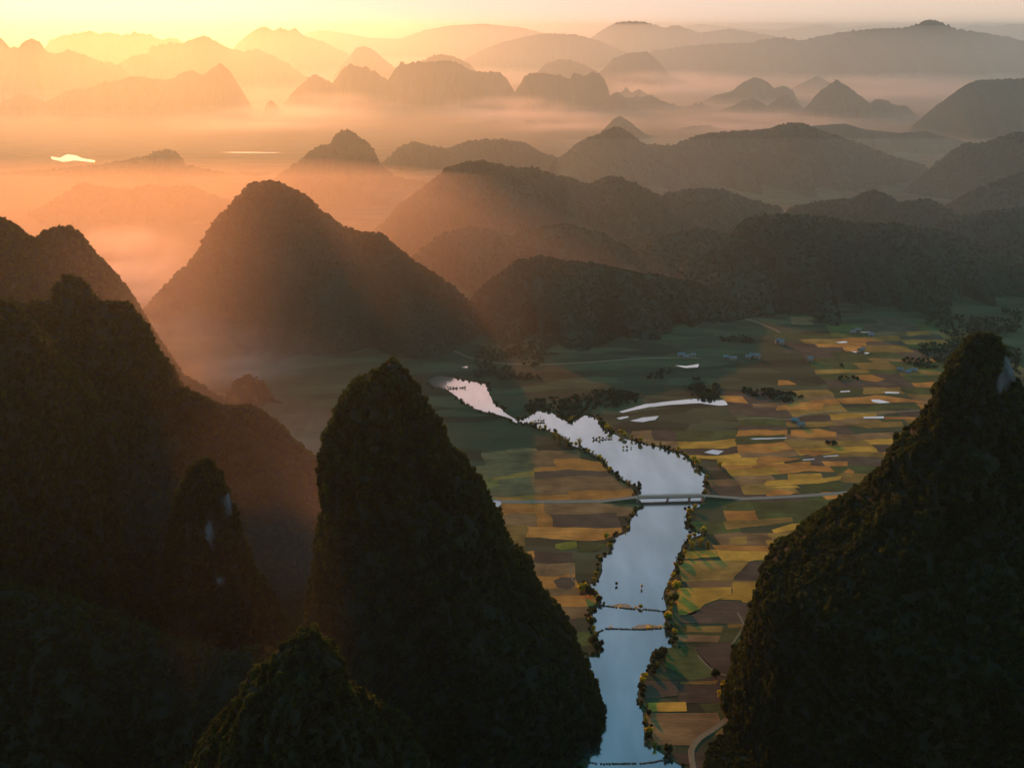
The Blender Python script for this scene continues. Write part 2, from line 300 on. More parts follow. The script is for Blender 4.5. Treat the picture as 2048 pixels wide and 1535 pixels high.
# ---------------------------------------------------------------- fields
def c5(P): return [(x/2.738+1300, y/2.738+550) for x, y in P]
def c6(P): return [(x/3.411+900, y/3.411+900) for x, y in P]
def c7(P): return [(x/3.413+1100, y/3.413+1100) for x, y in P]
TR = [
 ('gold', c5([(755,1090),(930,1085),(945,1110),(1050,1100),(1040,1120),(920,1140),(640,1155),(625,1145),(640,1125),(755,1120)])),
 ('orange', c5([(770,850),(920,840),(1020,860),(1020,885),(900,893),(770,882)])),
 ('orange', c5([(690,740),(700,715),(860,695),(955,705),(940,735)])),
 ('orange', c5([(1020,675),(1200,665),(1240,655),(1430,680),(1540,700),(1400,695),(1200,705),(1060,705)])),
 ('gold', c5([(640,940),(735,935),(705,962),(680,962)])),
 ('orange', c5([(820,955),(1000,965),(900,990),(815,975)])),
 ('orange', c5([(590,1005),(620,990),(830,1005),(600,1045),(580,1020)])),
 ('orange', c5([(1060,1080),(1090,1060),(1125,1075),(1115,1090)])),
 ('orange', c5([(1100,550),(1210,545),(1290,570),(1240,585),(1150,572)])),
 ('orange', c5([(700,575),(760,578),(805,600),(700,605)])),
 ('gold', c5([(665,1395),(780,1360),(930,1365),(800,1395),(680,1412)])),
 ('gold', c5([(630,1450),(800,1455),(810,1475),(640,1475)])),
 ('olive', c5([(435,1435),(530,1430),(530,1472),(435,1475)])),
 ('orange', c5([(415,1318),(440,1308),(490,1308),(500,1325),(420,1330)])),
 ('orange', c5([(630,1200),(700,1170),(800,1190),(770,1203),(640,1211)])),
 ('olive', c5([(1080,820),(1200,802),(1380,802),(1390,830),(1200,840)])),
 ('orange', c5([(940,1020),(1080,1020),(1080,1045),(960,1045)])),
 ('green', c5([(800,1190),(870,1150),(1060,1130),(1060,1170),(1030,1185)])),
 ('orange', c5([(1280,775),(1470,778),(1470,790),(1285,790)])),
 ('olive', c5([(400,1350),(780,1325),(780,1350),(420,1395)])),
 ('orange', c5([(340,1480),(650,1482),(700,1515),(360,1505)])),
 ('gold', c5([(640,1160),(800,1150),(820,1165),(700,1166)])),
 ('olive', c7([(885,70),(1345,70),(1350,95),(1260,180),(1250,205),(900,215),(880,130)])),
 ('gold', c7([(1245,218),(1440,215),(1420,350),(1160,335),(1245,300)])),
 ('gold', c7([(880,255),(1238,252),(1240,300),(1150,333),(1050,370),(980,435),(880,440),(860,330)])),
 ('olive', c7([(930,515),(1180,520),(1170,560),(930,555)])),
 ('brown', c7([(830,575),(1170,585),(1150,630),(850,622)])),
 ('dark', c7([(900,450),(1060,385),(1160,345),(1420,358),(1380,500),(880,500)])),
 ('green', c7([(800,670),(960,650),(1100,790),(1130,860),(960,890),(860,830),(780,790)])),
 ('gold', c7([(665,1040),(930,1035),(940,1100),(670,1100)])),
 ('dark', c7([(650,890),(880,890),(870,990),(640,1020)])),
 ('dark', c7([(895,922),(1100,922),(1050,988),(885,988)])),
 ('brown', c7([(650,1112),(1140,1108),(1160,1165),(980,1330),(715,1330),(680,1200)])),
 ('olive', c7([(890,900),(1150,887),(1130,915),(890,918)])),
 ('dark', c7([(1000,650),(1240,620),(1240,840),(1130,850),(1010,720)])),
 ('dark', c7([(1355,80),(1560,90),(1500,205),(1265,205),(1270,180)])),
 ('yellow', c6([(720,640),(860,620),(870,665),(760,685),(720,670)])),
 ('green', c6([(870,622),(1095,640),(1000,695),(875,690)])),
 ('dark', c6([(705,890),(760,865),(850,870),(855,925),(800,950),(730,935)])),
]
CNAME = dict(gold='golden ripe rice field', orange='orange brown harvested field', brown='brown stubble field', dark='dark ploughed field', olive='olive late rice field', green='green crop field', yellow='bright yellow green vegetable plot')
def where(x, y):
    u, v = proj((x, y, 0))
    side = 'left' if u < 1300 else 'right'
    if v > 1235: r = 'below the weirs'
    elif v > 1100: r = 'between bridge and weirs'
    elif v > 1000: r = 'just below the bridge road'
    elif v > 900: r = 'just above the bridge road'
    elif v > 780: r = 'beside the thin far stream'
    else: r = 'near the far village'
    return side, r
def smoothpoly(P, seed=0, amp=1.0):
    out = []
    for i in range(len(P)):
        a, b = P[i], P[(i+1)%len(P)]; n = max(2, int((b-a).length/5))
        for k in range(n):
            p = a.lerp(b, k/n); out.append(Vector((p.x+amp*fbm(p.x*.05, p.y*.05, seed), p.y+amp*fbm(p.x*.05, p.y*.05, seed+7), 0)))
    return out
tr_world = []
ORD = {}
def field_label(kind, x, y):
    s, r = where(x, y); l = '%s on the %s bank %s' % (CNAME[kind], s, r); return l
for i, (k, P) in enumerate(TR):
    Q = [g(*p) for p in P]; cx = sum(q.x for q in Q)/len(Q); cyy = sum(q.y for q in Q)/len(Q)
    o = poly_sheet('field', smoothpoly(Q, i, .8), .22, FIELD[k]); tag(o, field_label(k, cx, cyy), kind='structure', group=CNAME[k]+'s')
    tr_world.append(np.array([(q.x, q.y) for q in Q]))
RP_ = [-70, 520]
def warp(x, y):
    return Vector((x+14*fbm(x*.006, y*.006, 3, 2)+5*fbm(x*.03, y*.03, 8, 3), y+.06*x+16*fbm(x*.005, y*.008, 13, 2)+3.5*fbm(x*.04, y*.04, 5, 3), 0))
cells = []
def split(x0, y0, x1, y1, d=0):
    w, h = x1-x0, y1-y0; k = 1+max(0, (y0-700))/1500
    tw, th = 42*k, 16*k
    if (w < tw*1.5 and h < th*1.5) or d > 12 or (w < tw*1.9 and h < th*1.5 and random.random() < .35): cells.append((x0, y0, x1, y1)); return
    if w/tw > h/th:
        m = x0+w*random.uniform(.25, .75); split(x0, y0, m, y1, d+1); split(m, y0, x1, y1, d+1)
    else:
        m = y0+h*random.uniform(.28, .72); split(x0, y0, x1, m, d+1); split(x0, m, x1, y1, d+1)
split(-140, 440, 640, 1500)
KS = ['gold','orange','brown','dark','olive','green']
nf = 0
for (x0, y0, x1, y1) in cells:
    gp = .06; P = []
    n = max(3, int((x1-x0)/6)); m_ = max(2, int((y1-y0)/6))
    for k in range(n): P.append(warp(x0+gp+(x1-x0-2*gp)*k/n, y0+gp))
    for k in range(m_): P.append(warp(x1-gp, y0+gp+(y1-y0-2*gp)*k/m_))
    for k in range(n): P.append(warp(x1-gp-(x1-x0-2*gp)*k/n, y1-gp))
    for k in range(m_): P.append(warp(x0+gp, y1-gp-(y1-y0-2*gp)*k/m_))
    c = warp((x0+x1)/2, (y0+y1)/2)
    u, v = proj((c.x, c.y, 0))
    if not (930 < u < 2000) or v < 640: continue
    if v < 900 and u < 1440 and (v < 860 or u < 1120): continue
    if v < 780 and u < 1600: continue
    if any(in_river(p.x, p.y, 3.0) for p in P):
        # pull the points that fall in the water back towards the middle
        if in_river(c.x, c.y, 6): continue
        Q = []
        for p in P:
            t = 0; q = c
            while t < 1:
                t = min(1, t+.05); r_ = c.lerp(p, t)
                if in_river(r_.x, r_.y, 3.0): break
                q = r_
            Q.append(q)
        P = Q
    if sum(inside(c.x, c.y, T) for T in tr_world): continue
    r = fbm(c.x*.012, c.y*.012, 40, 2)*.8+random.uniform(-.6, .6)-.1
    left = u < 1300
    if v > 1235: k = random.choice(['dark','brown','dark','olive','green'])
    elif left: k = random.choice(['orange','brown','orange','dark','olive','brown'])
    else: k = 'gold' if r > .35 else 'orange' if r > .1 else 'olive' if r > -.1 else 'brown' if r > -.35 else 'dark' if r > -.6 else 'green'
    if v < 790: k = random.choice(['green','dark','green','olive','brown','dark','orange'])
    o = poly_sheet('field', P, .15, FIELD[k]); tag(o, field_label(k, c.x, c.y), kind='structure', group=CNAME[k]+'s'); nf += 1
print('fields', nf)

# ---------------------------------------------------------------- crowns
def crown(name, m, r=1.0, nl=7, leaves=260, ls=.22, squash=.85, seed=0, feather=False):
    R = random.Random(seed); vs = []; fs = []
    lobes = [(Vector((0, 0, .0)), .72)]
    for k in range(nl):
        a = R.uniform(0, 6.28); rr = R.uniform(.25, .62); lobes.append((Vector((rr*math.cos(a), rr*math.sin(a), R.uniform(-.3, .55))), R.uniform(.28, .5)))
    for i in range(leaves):
        c, lr = R.choice(lobes); d = Vector((R.gauss(0,1), R.gauss(0,1), R.gauss(0.15,1))).normalized()
        p = c+d*lr*R.uniform(.72, 1.08); p.z *= squash
        nrm = (d+Vector((R.gauss(0,.5), R.gauss(0,.5), R.gauss(0,.5)))).normalized()
        q = nrm.to_track_quat('Z', 'Y'); s = ls*R.uniform(.6, 1.3); a0 = R.uniform(0, 6.28)
        b = len(vs)
        if feather:
            t = q@Vector((math.cos(a0), math.sin(a0), 0)); w = q@Vector((-math.sin(a0), math.cos(a0), 0))
            vs += [p-w*s*.3, p+t*s*2.2-Vector((0,0,s*.6)), p+w*s*.3]; fs.append((b, b+1, b+2))
        else:
            for j in range(4):
                t = a0+j*math.pi/2; e = s*R.uniform(.7, 1.25); vs.append(p+q@Vector((e*math.cos(t), e*math.sin(t), R.uniform(-.3, .3)*s)))
            fs.append((b, b+1, b+2, b+3))
    # dark inner lumps keep the crown from being see-through
    for c, lr in lobes:
        b = len(vs); n = 7
        for j in range(1, 4):
            ph = math.pi*j/4
            for k in range(n):
                th = 6.283*k/n; e = lr*.78*R.uniform(.8, 1.1)
                vs.append(Vector((c.x+e*math.sin(ph)*math.cos(th), c.y+e*math.sin(ph)*math.sin(th), (c.z+e*math.cos(ph))*squash)))
        vs += [Vector((c.x, c.y, (c.z+lr*.78)*squash)), Vector((c.x, c.y, (c.z-lr*.78)*squash))]; T = len(vs)-2
        for j in range(2):
            for k in range(n): fs.append((b+j*n+k, b+(j+1)*n+k, b+(j+1)*n+(k+1)%n, b+j*n+(k+1)%n))
        for k in range(n): fs.append((T, b+k, b+(k+1)%n)); fs.append((T+1, b+2*n+(k+1)%n, b+2*n+k))
    me = bpy.data.meshes.new(name); me.from_pydata([tuple(v*r) for v in vs], [], fs); me.materials.append(m); me.update()
    return me
def coll(name, meshes):
    c = bpy.data.collections.new(name)
    for i, me in enumerate(meshes): c.objects.link(bpy.data.objects.new(me.name, me))
    return c
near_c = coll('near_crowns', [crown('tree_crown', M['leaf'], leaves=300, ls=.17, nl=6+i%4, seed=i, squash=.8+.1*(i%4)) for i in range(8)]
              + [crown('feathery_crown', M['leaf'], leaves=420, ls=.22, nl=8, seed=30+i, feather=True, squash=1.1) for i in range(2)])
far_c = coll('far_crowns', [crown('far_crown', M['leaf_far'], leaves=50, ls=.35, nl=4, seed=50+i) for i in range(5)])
_gn = {}
def gn_group(c):
    if c.name in _gn: return _gn[c.name]
    t = bpy.data.node_groups.new('scatter_'+c.name, 'GeometryNodeTree')
    t.interface.new_socket('Geometry', in_out='INPUT', socket_type='NodeSocketGeometry'); t.interface.new_socket('Geometry', in_out='OUTPUT', socket_type='NodeSocketGeometry')
    n = t.nodes; L = t.links
    i = n.new('NodeGroupInput'); o = n.new('NodeGroupOutput'); ip = n.new('GeometryNodeInstanceOnPoints'); ci = n.new('GeometryNodeCollectionInfo')
    ci.inputs['Collection'].default_value = c; ci.inputs['Separate Children'].default_value = True; ci.inputs['Reset Children'].default_value = True
    ip.inputs['Pick Instance'].default_value = True
    def attr(nm, ty):
        a = n.new('GeometryNodeInputNamedAttribute'); a.data_type = ty; a.inputs['Name'].default_value = nm; return a.outputs['Attribute']
    L.new(i.outputs[0], ip.inputs['Points']); L.new(ci.outputs[0], ip.inputs['Instance'])
    L.new(attr('idx', 'INT'), ip.inputs['Instance Index']); L.new(attr('scl', 'FLOAT_VECTOR'), ip.inputs['Scale'])
    e = n.new('FunctionNodeEulerToRotation'); L.new(attr('rot', 'FLOAT_VECTOR'), e.inputs[0]); L.new(e.outputs[0], ip.inputs['Rotation'])
    L.new(ip.outputs[0], o.inputs[0]); _gn[c.name] = t; return t
def scatter(name, P, S, c, label, cat='trees', tall=(.8, 1.25)):
    n = len(P); me = bpy.data.meshes.new(name); me.from_pydata([tuple(p) for p in P], [], [])
    k = len(c.objects)
    a = me.attributes.new('idx', 'INT', 'POINT'); a.data.foreach_set('value', rng.integers(0, k, n).astype(np.int32))
    s = np.repeat(np.asarray(S)[:, None], 3, 1); s[:, 2] *= rng.uniform(*tall, n)
    a = me.attributes.new('scl', 'FLOAT_VECTOR', 'POINT'); a.data.foreach_set('vector', s.ravel())
    r = np.zeros((n, 3)); r[:, 2] = rng.uniform(0, 6.28, n); r[:, 0] = rng.uniform(-.2, .2, n)
    a = me.attributes.new('rot', 'FLOAT_VECTOR', 'POINT'); a.data.foreach_set('vector', r.ravel())
    o = bpy.data.objects.new(name, me); C.objects.link(o)
    md = o.modifiers.new('scatter', 'NODES'); md.node_group = gn_group(c)
    return tag(o, label, cat, kind='stuff')
def surf_points(me, dens, bare=None, zmin=1.0):
    me.calc_loop_triangles(); nt_ = len(me.loop_triangles)
    tv = np.empty(nt_*3, np.int32); me.loop_triangles.foreach_get('vertices', tv); tv = tv.reshape(-1, 3)
    co = np.empty(len(me.vertices)*3); me.vertices.foreach_get('co', co); co = co.reshape(-1, 3)
    A, B, D_ = co[tv[:,0]], co[tv[:,1]], co[tv[:,2]]
    ar = np.linalg.norm(np.cross(B-A, D_-A), axis=1)/2
    n = int(ar.sum()*dens); i = rng.choice(nt_, n, p=ar/ar.sum()); u = rng.random(n); v = rng.random(n); f = u+v > 1; u[f] = 1-u[f]; v[f] = 1-v[f]
    P = A[i]+(B[i]-A[i])*u[:, None]+(D_[i]-A[i])*v[:, None]
    keep = P[:, 2] > zmin
    if bare is not None:
        w = bare[tv[i, 0]]; keep &= rng.random(n) > w*1.6
    return P[keep]

# ---------------------------------------------------------------- hills
def ellipse_bare(v, spots):
    u_, v_ = proj(v); b = 0
    for (cx, cy_, rx, ry) in spots:
        d = ((u_-cx)/rx)**2+((v_-cy_)/ry)**2+1.5*fbm(u_*.05, v_*.02, 3)
        b = max(b, min(1, max(0, 1.3-d)))
    return b
def finish_hill(name, vs, fs, label, far, dens, size, spots, flabel, clist=None):
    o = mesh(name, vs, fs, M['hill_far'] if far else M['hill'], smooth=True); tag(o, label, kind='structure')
    bare = np.zeros(len(vs))
    if spots: bare = np.array([ellipse_bare(v, spots) for v in vs])
    a = o.data.attributes.new('bare', 'FLOAT', 'POINT'); a.data.foreach_set('value', bare)
    if dens:
        P = surf_points(o.data, dens, bare)
        P[:, 2] += size*.12
        S = size*rng.uniform(.38, 1.0, len(P))*(1+.45*(rng.random(len(P)) < .10))
        scatter('forest', P, S, clist or (far_c if far else near_c), flabel, 'forest')
    return o
def crest_hill(name, px, D, label, wf=1.5, wb=1.3, p=1.25, rough=.05, dens=0, size=4, n=160, m=44, ends=(40, 40), far=True, spots=None, flabel='', curve=0.0, seed=None, minw=60, spur=.35):
    seed = seed if seed is not None else int(abs(px[0][0])+D) % 97
    pts = [at(u, v, D) for u, v in px]
    xs = [q.x for q in pts]; zs = [max(2, q.z-(2.2 if dens else 0)) for q in pts]
    sc_ = D/F
    if ends: xs = [xs[0]-ends[0]*sc_]+xs+[xs[-1]+ends[1]*sc_]; zs = [-4]+zs+[-4]
    X = np.linspace(xs[0], xs[-1], n); Z = np.interp(X, xs, zs)
    Zs = np.convolve(np.pad(Z, 1, 'edge'), [.22, .56, .22], 'valid')
    hm = max(zs); vs = []; fs = []
    for i, x in enumerate(X):
        zc = Zs[i]+hm*rough*.3*fbm(x/hm*6, seed, 0, 4); zn = (hm*.08*(abs(fbm(x/hm*5, seed, 4, 3))-.2) if (not dens and p > 1.3) else hm*.03*fbm(x/hm*16, seed, 4, 4) if not dens else 0)+1.5*fbm(x/16, seed, 7, 3)
        yc = D+curve*math.sin((x-xs[0])/(xs[-1]-xs[0])*math.pi)+hm*.5*fbm(x/hm*.8, seed+5, 0, 2)
        # keep the silhouette where it is while the ridge wanders in depth
        scl = yc/D; xx = x*scl; zz = CH+(zc-CH)*scl
        for j in range(m+1):
            t = -1+2*j/m; s = abs(t)
            t_ = math.copysign(s**1.3, t)
            w = (wf if t < 0 else wb)*max(zz, minw*.3)*(1+spur*fbm(xx/hm*2.2, t_*.6+seed, 1, 3)*2*s)+minw*.3
            y = yc+t_*w; s2 = abs(t_)
            h = zz*(1-s2**p)-8*s2+zn*max(0, 1-s2*5)
            h += hm*rough*1.6*fbm(xx/hm*2.6, y/hm*2.6, seed, 5)*min(1, s*2.2)*max(0, 1-s2)**.5
            vs.append((xx+hm*rough*.5*fbm(xx/hm*3, y/hm*3, seed+3, 3)*s, y, h))
    for i in range(n-1):
        for j in range(m):
            a = i*(m+1)+j; fs.append((a, a+m+1, a+m+2, a+1))
    return finish_hill(name, vs, fs, label, far, dens, size, spots, flabel)
def tower(name, rows, Yc, label, k=1.0, nz=90, nt_=110, rough=.07, dens=.035, size=4, spots=None, flabel='', seed=1, skew=0.0):
    R = []
    for y, xl, xr in rows:
        a, b = at(xl, y, Yc), at(xr, y, Yc); R.append((a.z-1.5, a.x+2.2, b.x-2.2) if b.x-a.x > 8 else (a.z-1.5, a.x, b.x))
    R.sort(key=lambda r: -r[0])
    zt = R[0][0]; zb = -6
    za = np.array([r[0] for r in R])[::-1]; la = np.array([r[1] for r in R])[::-1]; ra = np.array([r[2] for r in R])[::-1]
    vs = []; fs = []
    rmax = (ra-la).max()/2
    for i in range(nz+1):
        t = i/nz; z = zt-(zt-zb)*t**1.15
        l, r = np.interp(z, za, la), np.interp(z, za, ra); c = (l+r)/2; rx = (r-l)/2
        for _ in range(12):                     # radii whose outline, seen from the air, meets the traced edges
            ry = min(rx*k, 30+rx*k*.8); a_ = math.sqrt(rx*rx+(l/Yc*ry)**2); b_ = math.sqrt(rx*rx+(r/Yc*ry)**2)
            c = (l+a_+r-b_)/2; rx = max(1.0, rx+.5*((r-l)-(a_+b_))/2)
        if i == 0: rx *= .6
        ry = min(rx*k, 30+rx*k*.8)
        yc = Yc-skew*(zt-z)
        for j in range(nt_):
            th = 2*math.pi*j/nt_
            nx, ny = math.cos(th), math.sin(th)
            d = 1+rough*min(1, 45/rx)*(1.6*fbm(nx*1.6+seed, ny*1.6, z/90, 5)+1.1*fbm(nx*5+seed, ny*5, z/160, 4)*abs(ny)**.5)
            e = 2.5*fbm(c/12+nx*rx/14, ny*rx/14, z/14+seed, 4)
            vs.append((c+nx*(rx*d+e), yc+ny*(ry*(d+(d-1)*1.6)+e), z+e*.5+rough*25*fbm(nx*2, ny*2, z/60+seed, 3)*min(1, t*4)*abs(ny)))
    for i in range(nz):
        for j in range(nt_):
            a = i*nt_+j; b = i*nt_+(j+1) % nt_; fs.append((a, a+nt_, b+nt_, b))
    fs.append(tuple(range(nt_)))
    return finish_hill(name, vs, fs, label, False, dens, size, spots, flabel)

DN = .115
tower('karst_peak', [(724,774,796),(732,752,804),(742,730,814),(760,702,830),(790,685,846),(830,662,872),(870,642,892),(900,630,912),(950,635,940),(1000,638,975),(1050,630,1000),(1080,626,1010),(1110,624,1022),(1150,615,1067),(1190,606,1090),(1230,596,1109),(1270,580,1151),(1320,560,1173),(1340,552,1185),(1380,540,1194),(1430,520,1216),(1470,505,1236),(1500,495,1231),(1535,480,1221),(1600,470,1216)], 520,
      'tall dark forested limestone peak standing left of the river', k=.95, rough=.06, dens=DN, size=3.1, spots=None, flabel='dense dark trees covering the tall central peak', seed=2)
tower('karst_peak', [(671,1962,1990),(680,1935,2006),(700,1908,2024),(720,1892,2034),(760,1872,2042),(790,1863,2052),(800,1862,2080),(850,1835,2150),(900,1780,2210),(950,1762,2260),(1000,1722,2310),(1050,1662,2350),(1100,1602,2400),(1150,1535,2450),(1200,1518,2490),(1250,1508,2520),(1300,1495,2550),(1350,1478,2580),(1400,1466,2600),(1450,1452,2620),(1535,1442,2650),(1600,1440,2650)], 500,
      'huge dark peak filling the right edge with a sunlit forested ridge', k=.8, rough=.08, dens=DN, size=3.1, spots=[(2010,745,20,36)], flabel='trees covering the huge right hand peak', seed=7)
tower('karst_peak', [(917,398,414),(930,384,432),(950,368,446),(970,345,455),(1000,335,464),(1050,330,482),(1080,326,494),(1120,322,508),(1150,318,522),(1250,300,565),(1350,280,605),(1500,240,660),(1600,230,670)], 570,
      'slender dark peak with pale blue grey cliff patches', k=1.0, rough=.05, dens=DN, size=3.0, spots=[(456,1012,12,26),(418,1072,12,28),(469,1124,9,16),(443,1160,8,9)], flabel='trees covering the slender peak with pale cliffs', seed=12)
tower('karst_peak', [(1262,598,622),(1275,575,646),(1300,548,670),(1330,518,690),(1360,480,700),(1400,452,706),(1420,442,722),(1470,410,766),(1535,375,826),(1650,330,900),(1800,240,1000),(1930,180,1050)], 345,
      'low dark peak at the bottom with a golden lit crest', k=.9, rough=.12, dens=.15, size=2.5, spots=None, flabel='sunlit rimmed trees covering the low front peak', seed=17)
crest_hill('karst_peak', [(-160,520),(-60,470),(-20,425),(5,432),(30,460),(68,474),(95,456),(130,449),(150,458),(165,480),(185,520),(205,560),(240,592),(290,660),(350,738),(430,785),(455,800)], 950, 'left dark ridge with a rounded summit above the misty valley', wf=.8, wb=.9, dens=.08, size=3.2, far=False, n=220, m=60, rough=.045, flabel='trees covering the rounded left ridge')
crest_hill('karst_peak', [(-200,560),(-80,580),(0,594),(60,602),(100,592),(115,565),(128,546),(155,545),(172,572),(190,596),(250,600),(272,625),(280,690),(295,730),(345,765),(420,803),(500,806),(545,838),(600,885),(628,912),(680,1000),(720,1090)], 730, 'broad dark peak group with a small square knob on top', wf=.72, wb=.8, dens=.09, size=3.1, far=False, n=260, m=70, rough=.05, flabel='trees covering the broad left peak group')
crest_hill('karst_peak', [(-250,520),(-100,570),(0,600),(30,612),(55,650),(75,690),(95,760),(130,900),(180,1000)], 600, 'steep dark shoulder at the far left edge', wf=1.0, wb=.7, dens=.075, size=3.3, far=False, n=140, m=60, flabel='trees covering the steep shoulder at the left edge')
crest_hill('hill', [(-100,1150),(60,1180),(200,1230),(330,1280),(430,1300),(520,1290),(600,1330),(700,1400),(800,1450),(900,1470)], 470, 'dark wooded foot slope between the left peaks', wf=.9, wb=.9, dens=.11, size=2.9, far=False, n=140, m=40, flabel='trees covering the dark foot slope between the left peaks')
crest_hill('hill', [(455,790),(470,757),(490,747),(520,756),(540,792)], 1060, 'small wooded knoll wrapped in golden mist', wf=1, wb=1, dens=.03, size=4.5, far=False, n=60, m=30, minw=20, flabel='trees covering the misty knoll')
crest_hill('hill', [(225,668),(262,638),(300,602),(330,566),(370,530),(395,500),(412,462),(430,436),(445,424),(465,402),(485,380),(505,366),(535,355),(560,362),(578,373),(600,382),(620,396),(640,420),(680,445),(720,463),(765,468),(790,490),(830,520),(870,547),(910,572),(945,605),(975,645),(1010,690)], 1370, 'large reddish backlit hill in the middle of the valley', wf=.85, wb=1.2, dens=0.0595, size=3.04, n=260, m=60, flabel='trees covering the large reddish hill', far=True)
crest_hill('hill', [(935,600),(985,552),(1040,516),(1080,510),(1130,518),(1200,526),(1260,540),(1320,548),(1400,566),(1450,592),(1500,622),(1530,640)], 1430, 'dark rounded wooded hill beyond the river fields', wf=1.6, wb=1.3, dens=0.051, size=3.04, n=220, m=50, flabel='trees covering the dark rounded hill', far=True)
crest_hill('hill', [(765,448),(800,405),(860,362),(900,332),(930,322),(960,320),(1000,328),(1040,336),(1065,332),(1100,344),(1150,357),(1180,366),(1220,350),(1240,352),(1280,370),(1350,402),(1420,432),(1480,472),(1560,522)], 2000, 'broad brown hill with twin shoulders behind the reddish one', wf=1.9, wb=1.3, dens=0.0272, size=3.57, n=220, m=50, flabel='trees covering the broad twin shouldered hill')
crest_hill('hill', [(830,505),(880,468),(940,450),(1000,460),(1060,490),(1100,530)], 1680, 'low hill at the foot of the broad brown one', wf=1.6, wb=1.2, dens=0.0306, size=3.42, n=90, m=36, flabel='trees covering the low brown hill')
crest_hill('hill', [(1475,452),(1500,432),(1560,426),(1640,430),(1700,442),(1800,446),(1900,462),(1960,490),(2048,510),(2120,520)], 1650, 'long low teal hill on the right beyond the village', wf=1.8, wb=1.2, dens=0.0306, size=3.42, n=150, m=40, flabel='trees covering the long low teal hill')
crest_hill('hill', [(1530,572),(1560,560),(1600,551),(1660,560),(1740,580),(1810,606)], 1530, 'small rounded hill above the village fields', wf=.9, wb=1.2, dens=0.034, size=3.19, n=90, m=34, flabel='trees covering the small hill above the village')
crest_hill('hill', [(1850,606),(1880,590),(1940,560),(2000,540),(2048,526),(2150,515),(2250,540)], 1580, 'dark teal hillside at the right edge above the right peak', wf=1.5, wb=1.2, dens=0.034, size=3.19, n=100, m=36, flabel='trees covering the teal hillside at the right edge')
crest_hill('hill', [(1580,412),(1640,400),(1700,396),(1730,384),(1748,379),(1770,386),(1800,402),(1860,394),(1900,418),(1950,450)], 1950, 'pointed green hill right of centre behind the low teal one', wf=1.6, wb=1.2, dens=0.0238, size=3.57, n=110, m=34, flabel='trees covering the pointed green hill')
crest_hill('hill', [(1330,384),(1400,373),(1450,378),(1500,396),(1560,412)], 2000, 'small low hill in the middle distance with a soft crest', wf=1.5, wb=1.2, dens=0.0238, size=3.57, n=80, m=30, flabel='trees covering the small low middle hill')
crest_hill('hill', [(1890,412),(1930,388),(1990,362),(2048,342),(2120,330),(2200,350)], 2150, 'teal hillside at the right edge below the higher ridge', wf=1.6, wb=1.2, dens=0.0238, size=3.57, n=80, m=34, flabel='trees covering the lower teal hillside')
crest_hill('hill', [(1850,345),(1890,312),(1930,285),(1960,284),(1990,278),(2020,266),(2048,262),(2150,240),(2250,260)], 2600, 'high grey green ridge entering from the right edge', wf=1.8, wb=1.2, dens=0.0153, size=4.18, n=100, m=36, flabel='trees covering the high ridge at the right edge')
crest_hill('hill', [(1120,312),(1160,282),(1200,266),(1215,256),(1238,253),(1260,266),(1290,287),(1345,290),(1400,268),(1450,262),(1530,258),(1560,248),(1590,243),(1620,250),(1650,262),(1720,286),(1790,312),(1840,326),(1880,352)], 2850, 'long dark ridge with one sharp and one rounded summit', wf=1.9, wb=1.2, dens=0.017, size=3.95, n=240, m=44, flabel='trees covering the long dark ridge')
crest_hill('hill', [(1380,505),(1420,482),(1460,470),(1540,480),(1600,496),(1680,522)], 1620, 'low rolling hill left of the small rounded village hill', wf=2.2, wb=1.2, dens=0.0306, size=3.34, n=110, m=36, flabel='trees covering the low rolling hill')
crest_hill('hill', [(1640,532),(1680,515),(1720,505),(1800,500),(1850,508),(1890,522),(1950,545)], 1660, 'low teal hill between the village and the right edge', wf=2.0, wb=1.2, dens=0.0306, size=3.34, n=110, m=36, flabel='trees covering the low teal hill')
crest_hill('hill', [(1400,556),(1440,535),(1490,526),(1530,534),(1570,552)], 1530, 'small wooded bump behind the dark rounded hill', wf=1.8, wb=1.2, dens=0.034, size=3.19, n=70, m=30, flabel='trees covering the small wooded bump')
crest_hill('hill', [(1270,500),(1330,470),(1400,452),(1450,462),(1500,492)], 1720, 'soft green hill behind the dark rounded one', wf=2.0, wb=1.2, dens=0.0255, size=3.5, n=90, m=30, flabel='trees covering the soft green hill')
crest_hill('hill', [(1830,470),(1890,440),(1950,425),(2020,415),(2090,410),(2180,430)], 1800, 'middle teal ridge at the right edge', wf=2.0, wb=1.2, dens=0.0238, size=3.65, n=90, m=34, flabel='trees covering the middle teal ridge')
crest_hill('hill', [(1000,480),(1060,455),(1130,445),(1200,462),(1260,492)], 1700, 'brown shoulder hill behind the dark rounded one', wf=1.8, wb=1.2, dens=0.0306, size=3.42, n=90, m=34, flabel='trees covering the brown shoulder hill')
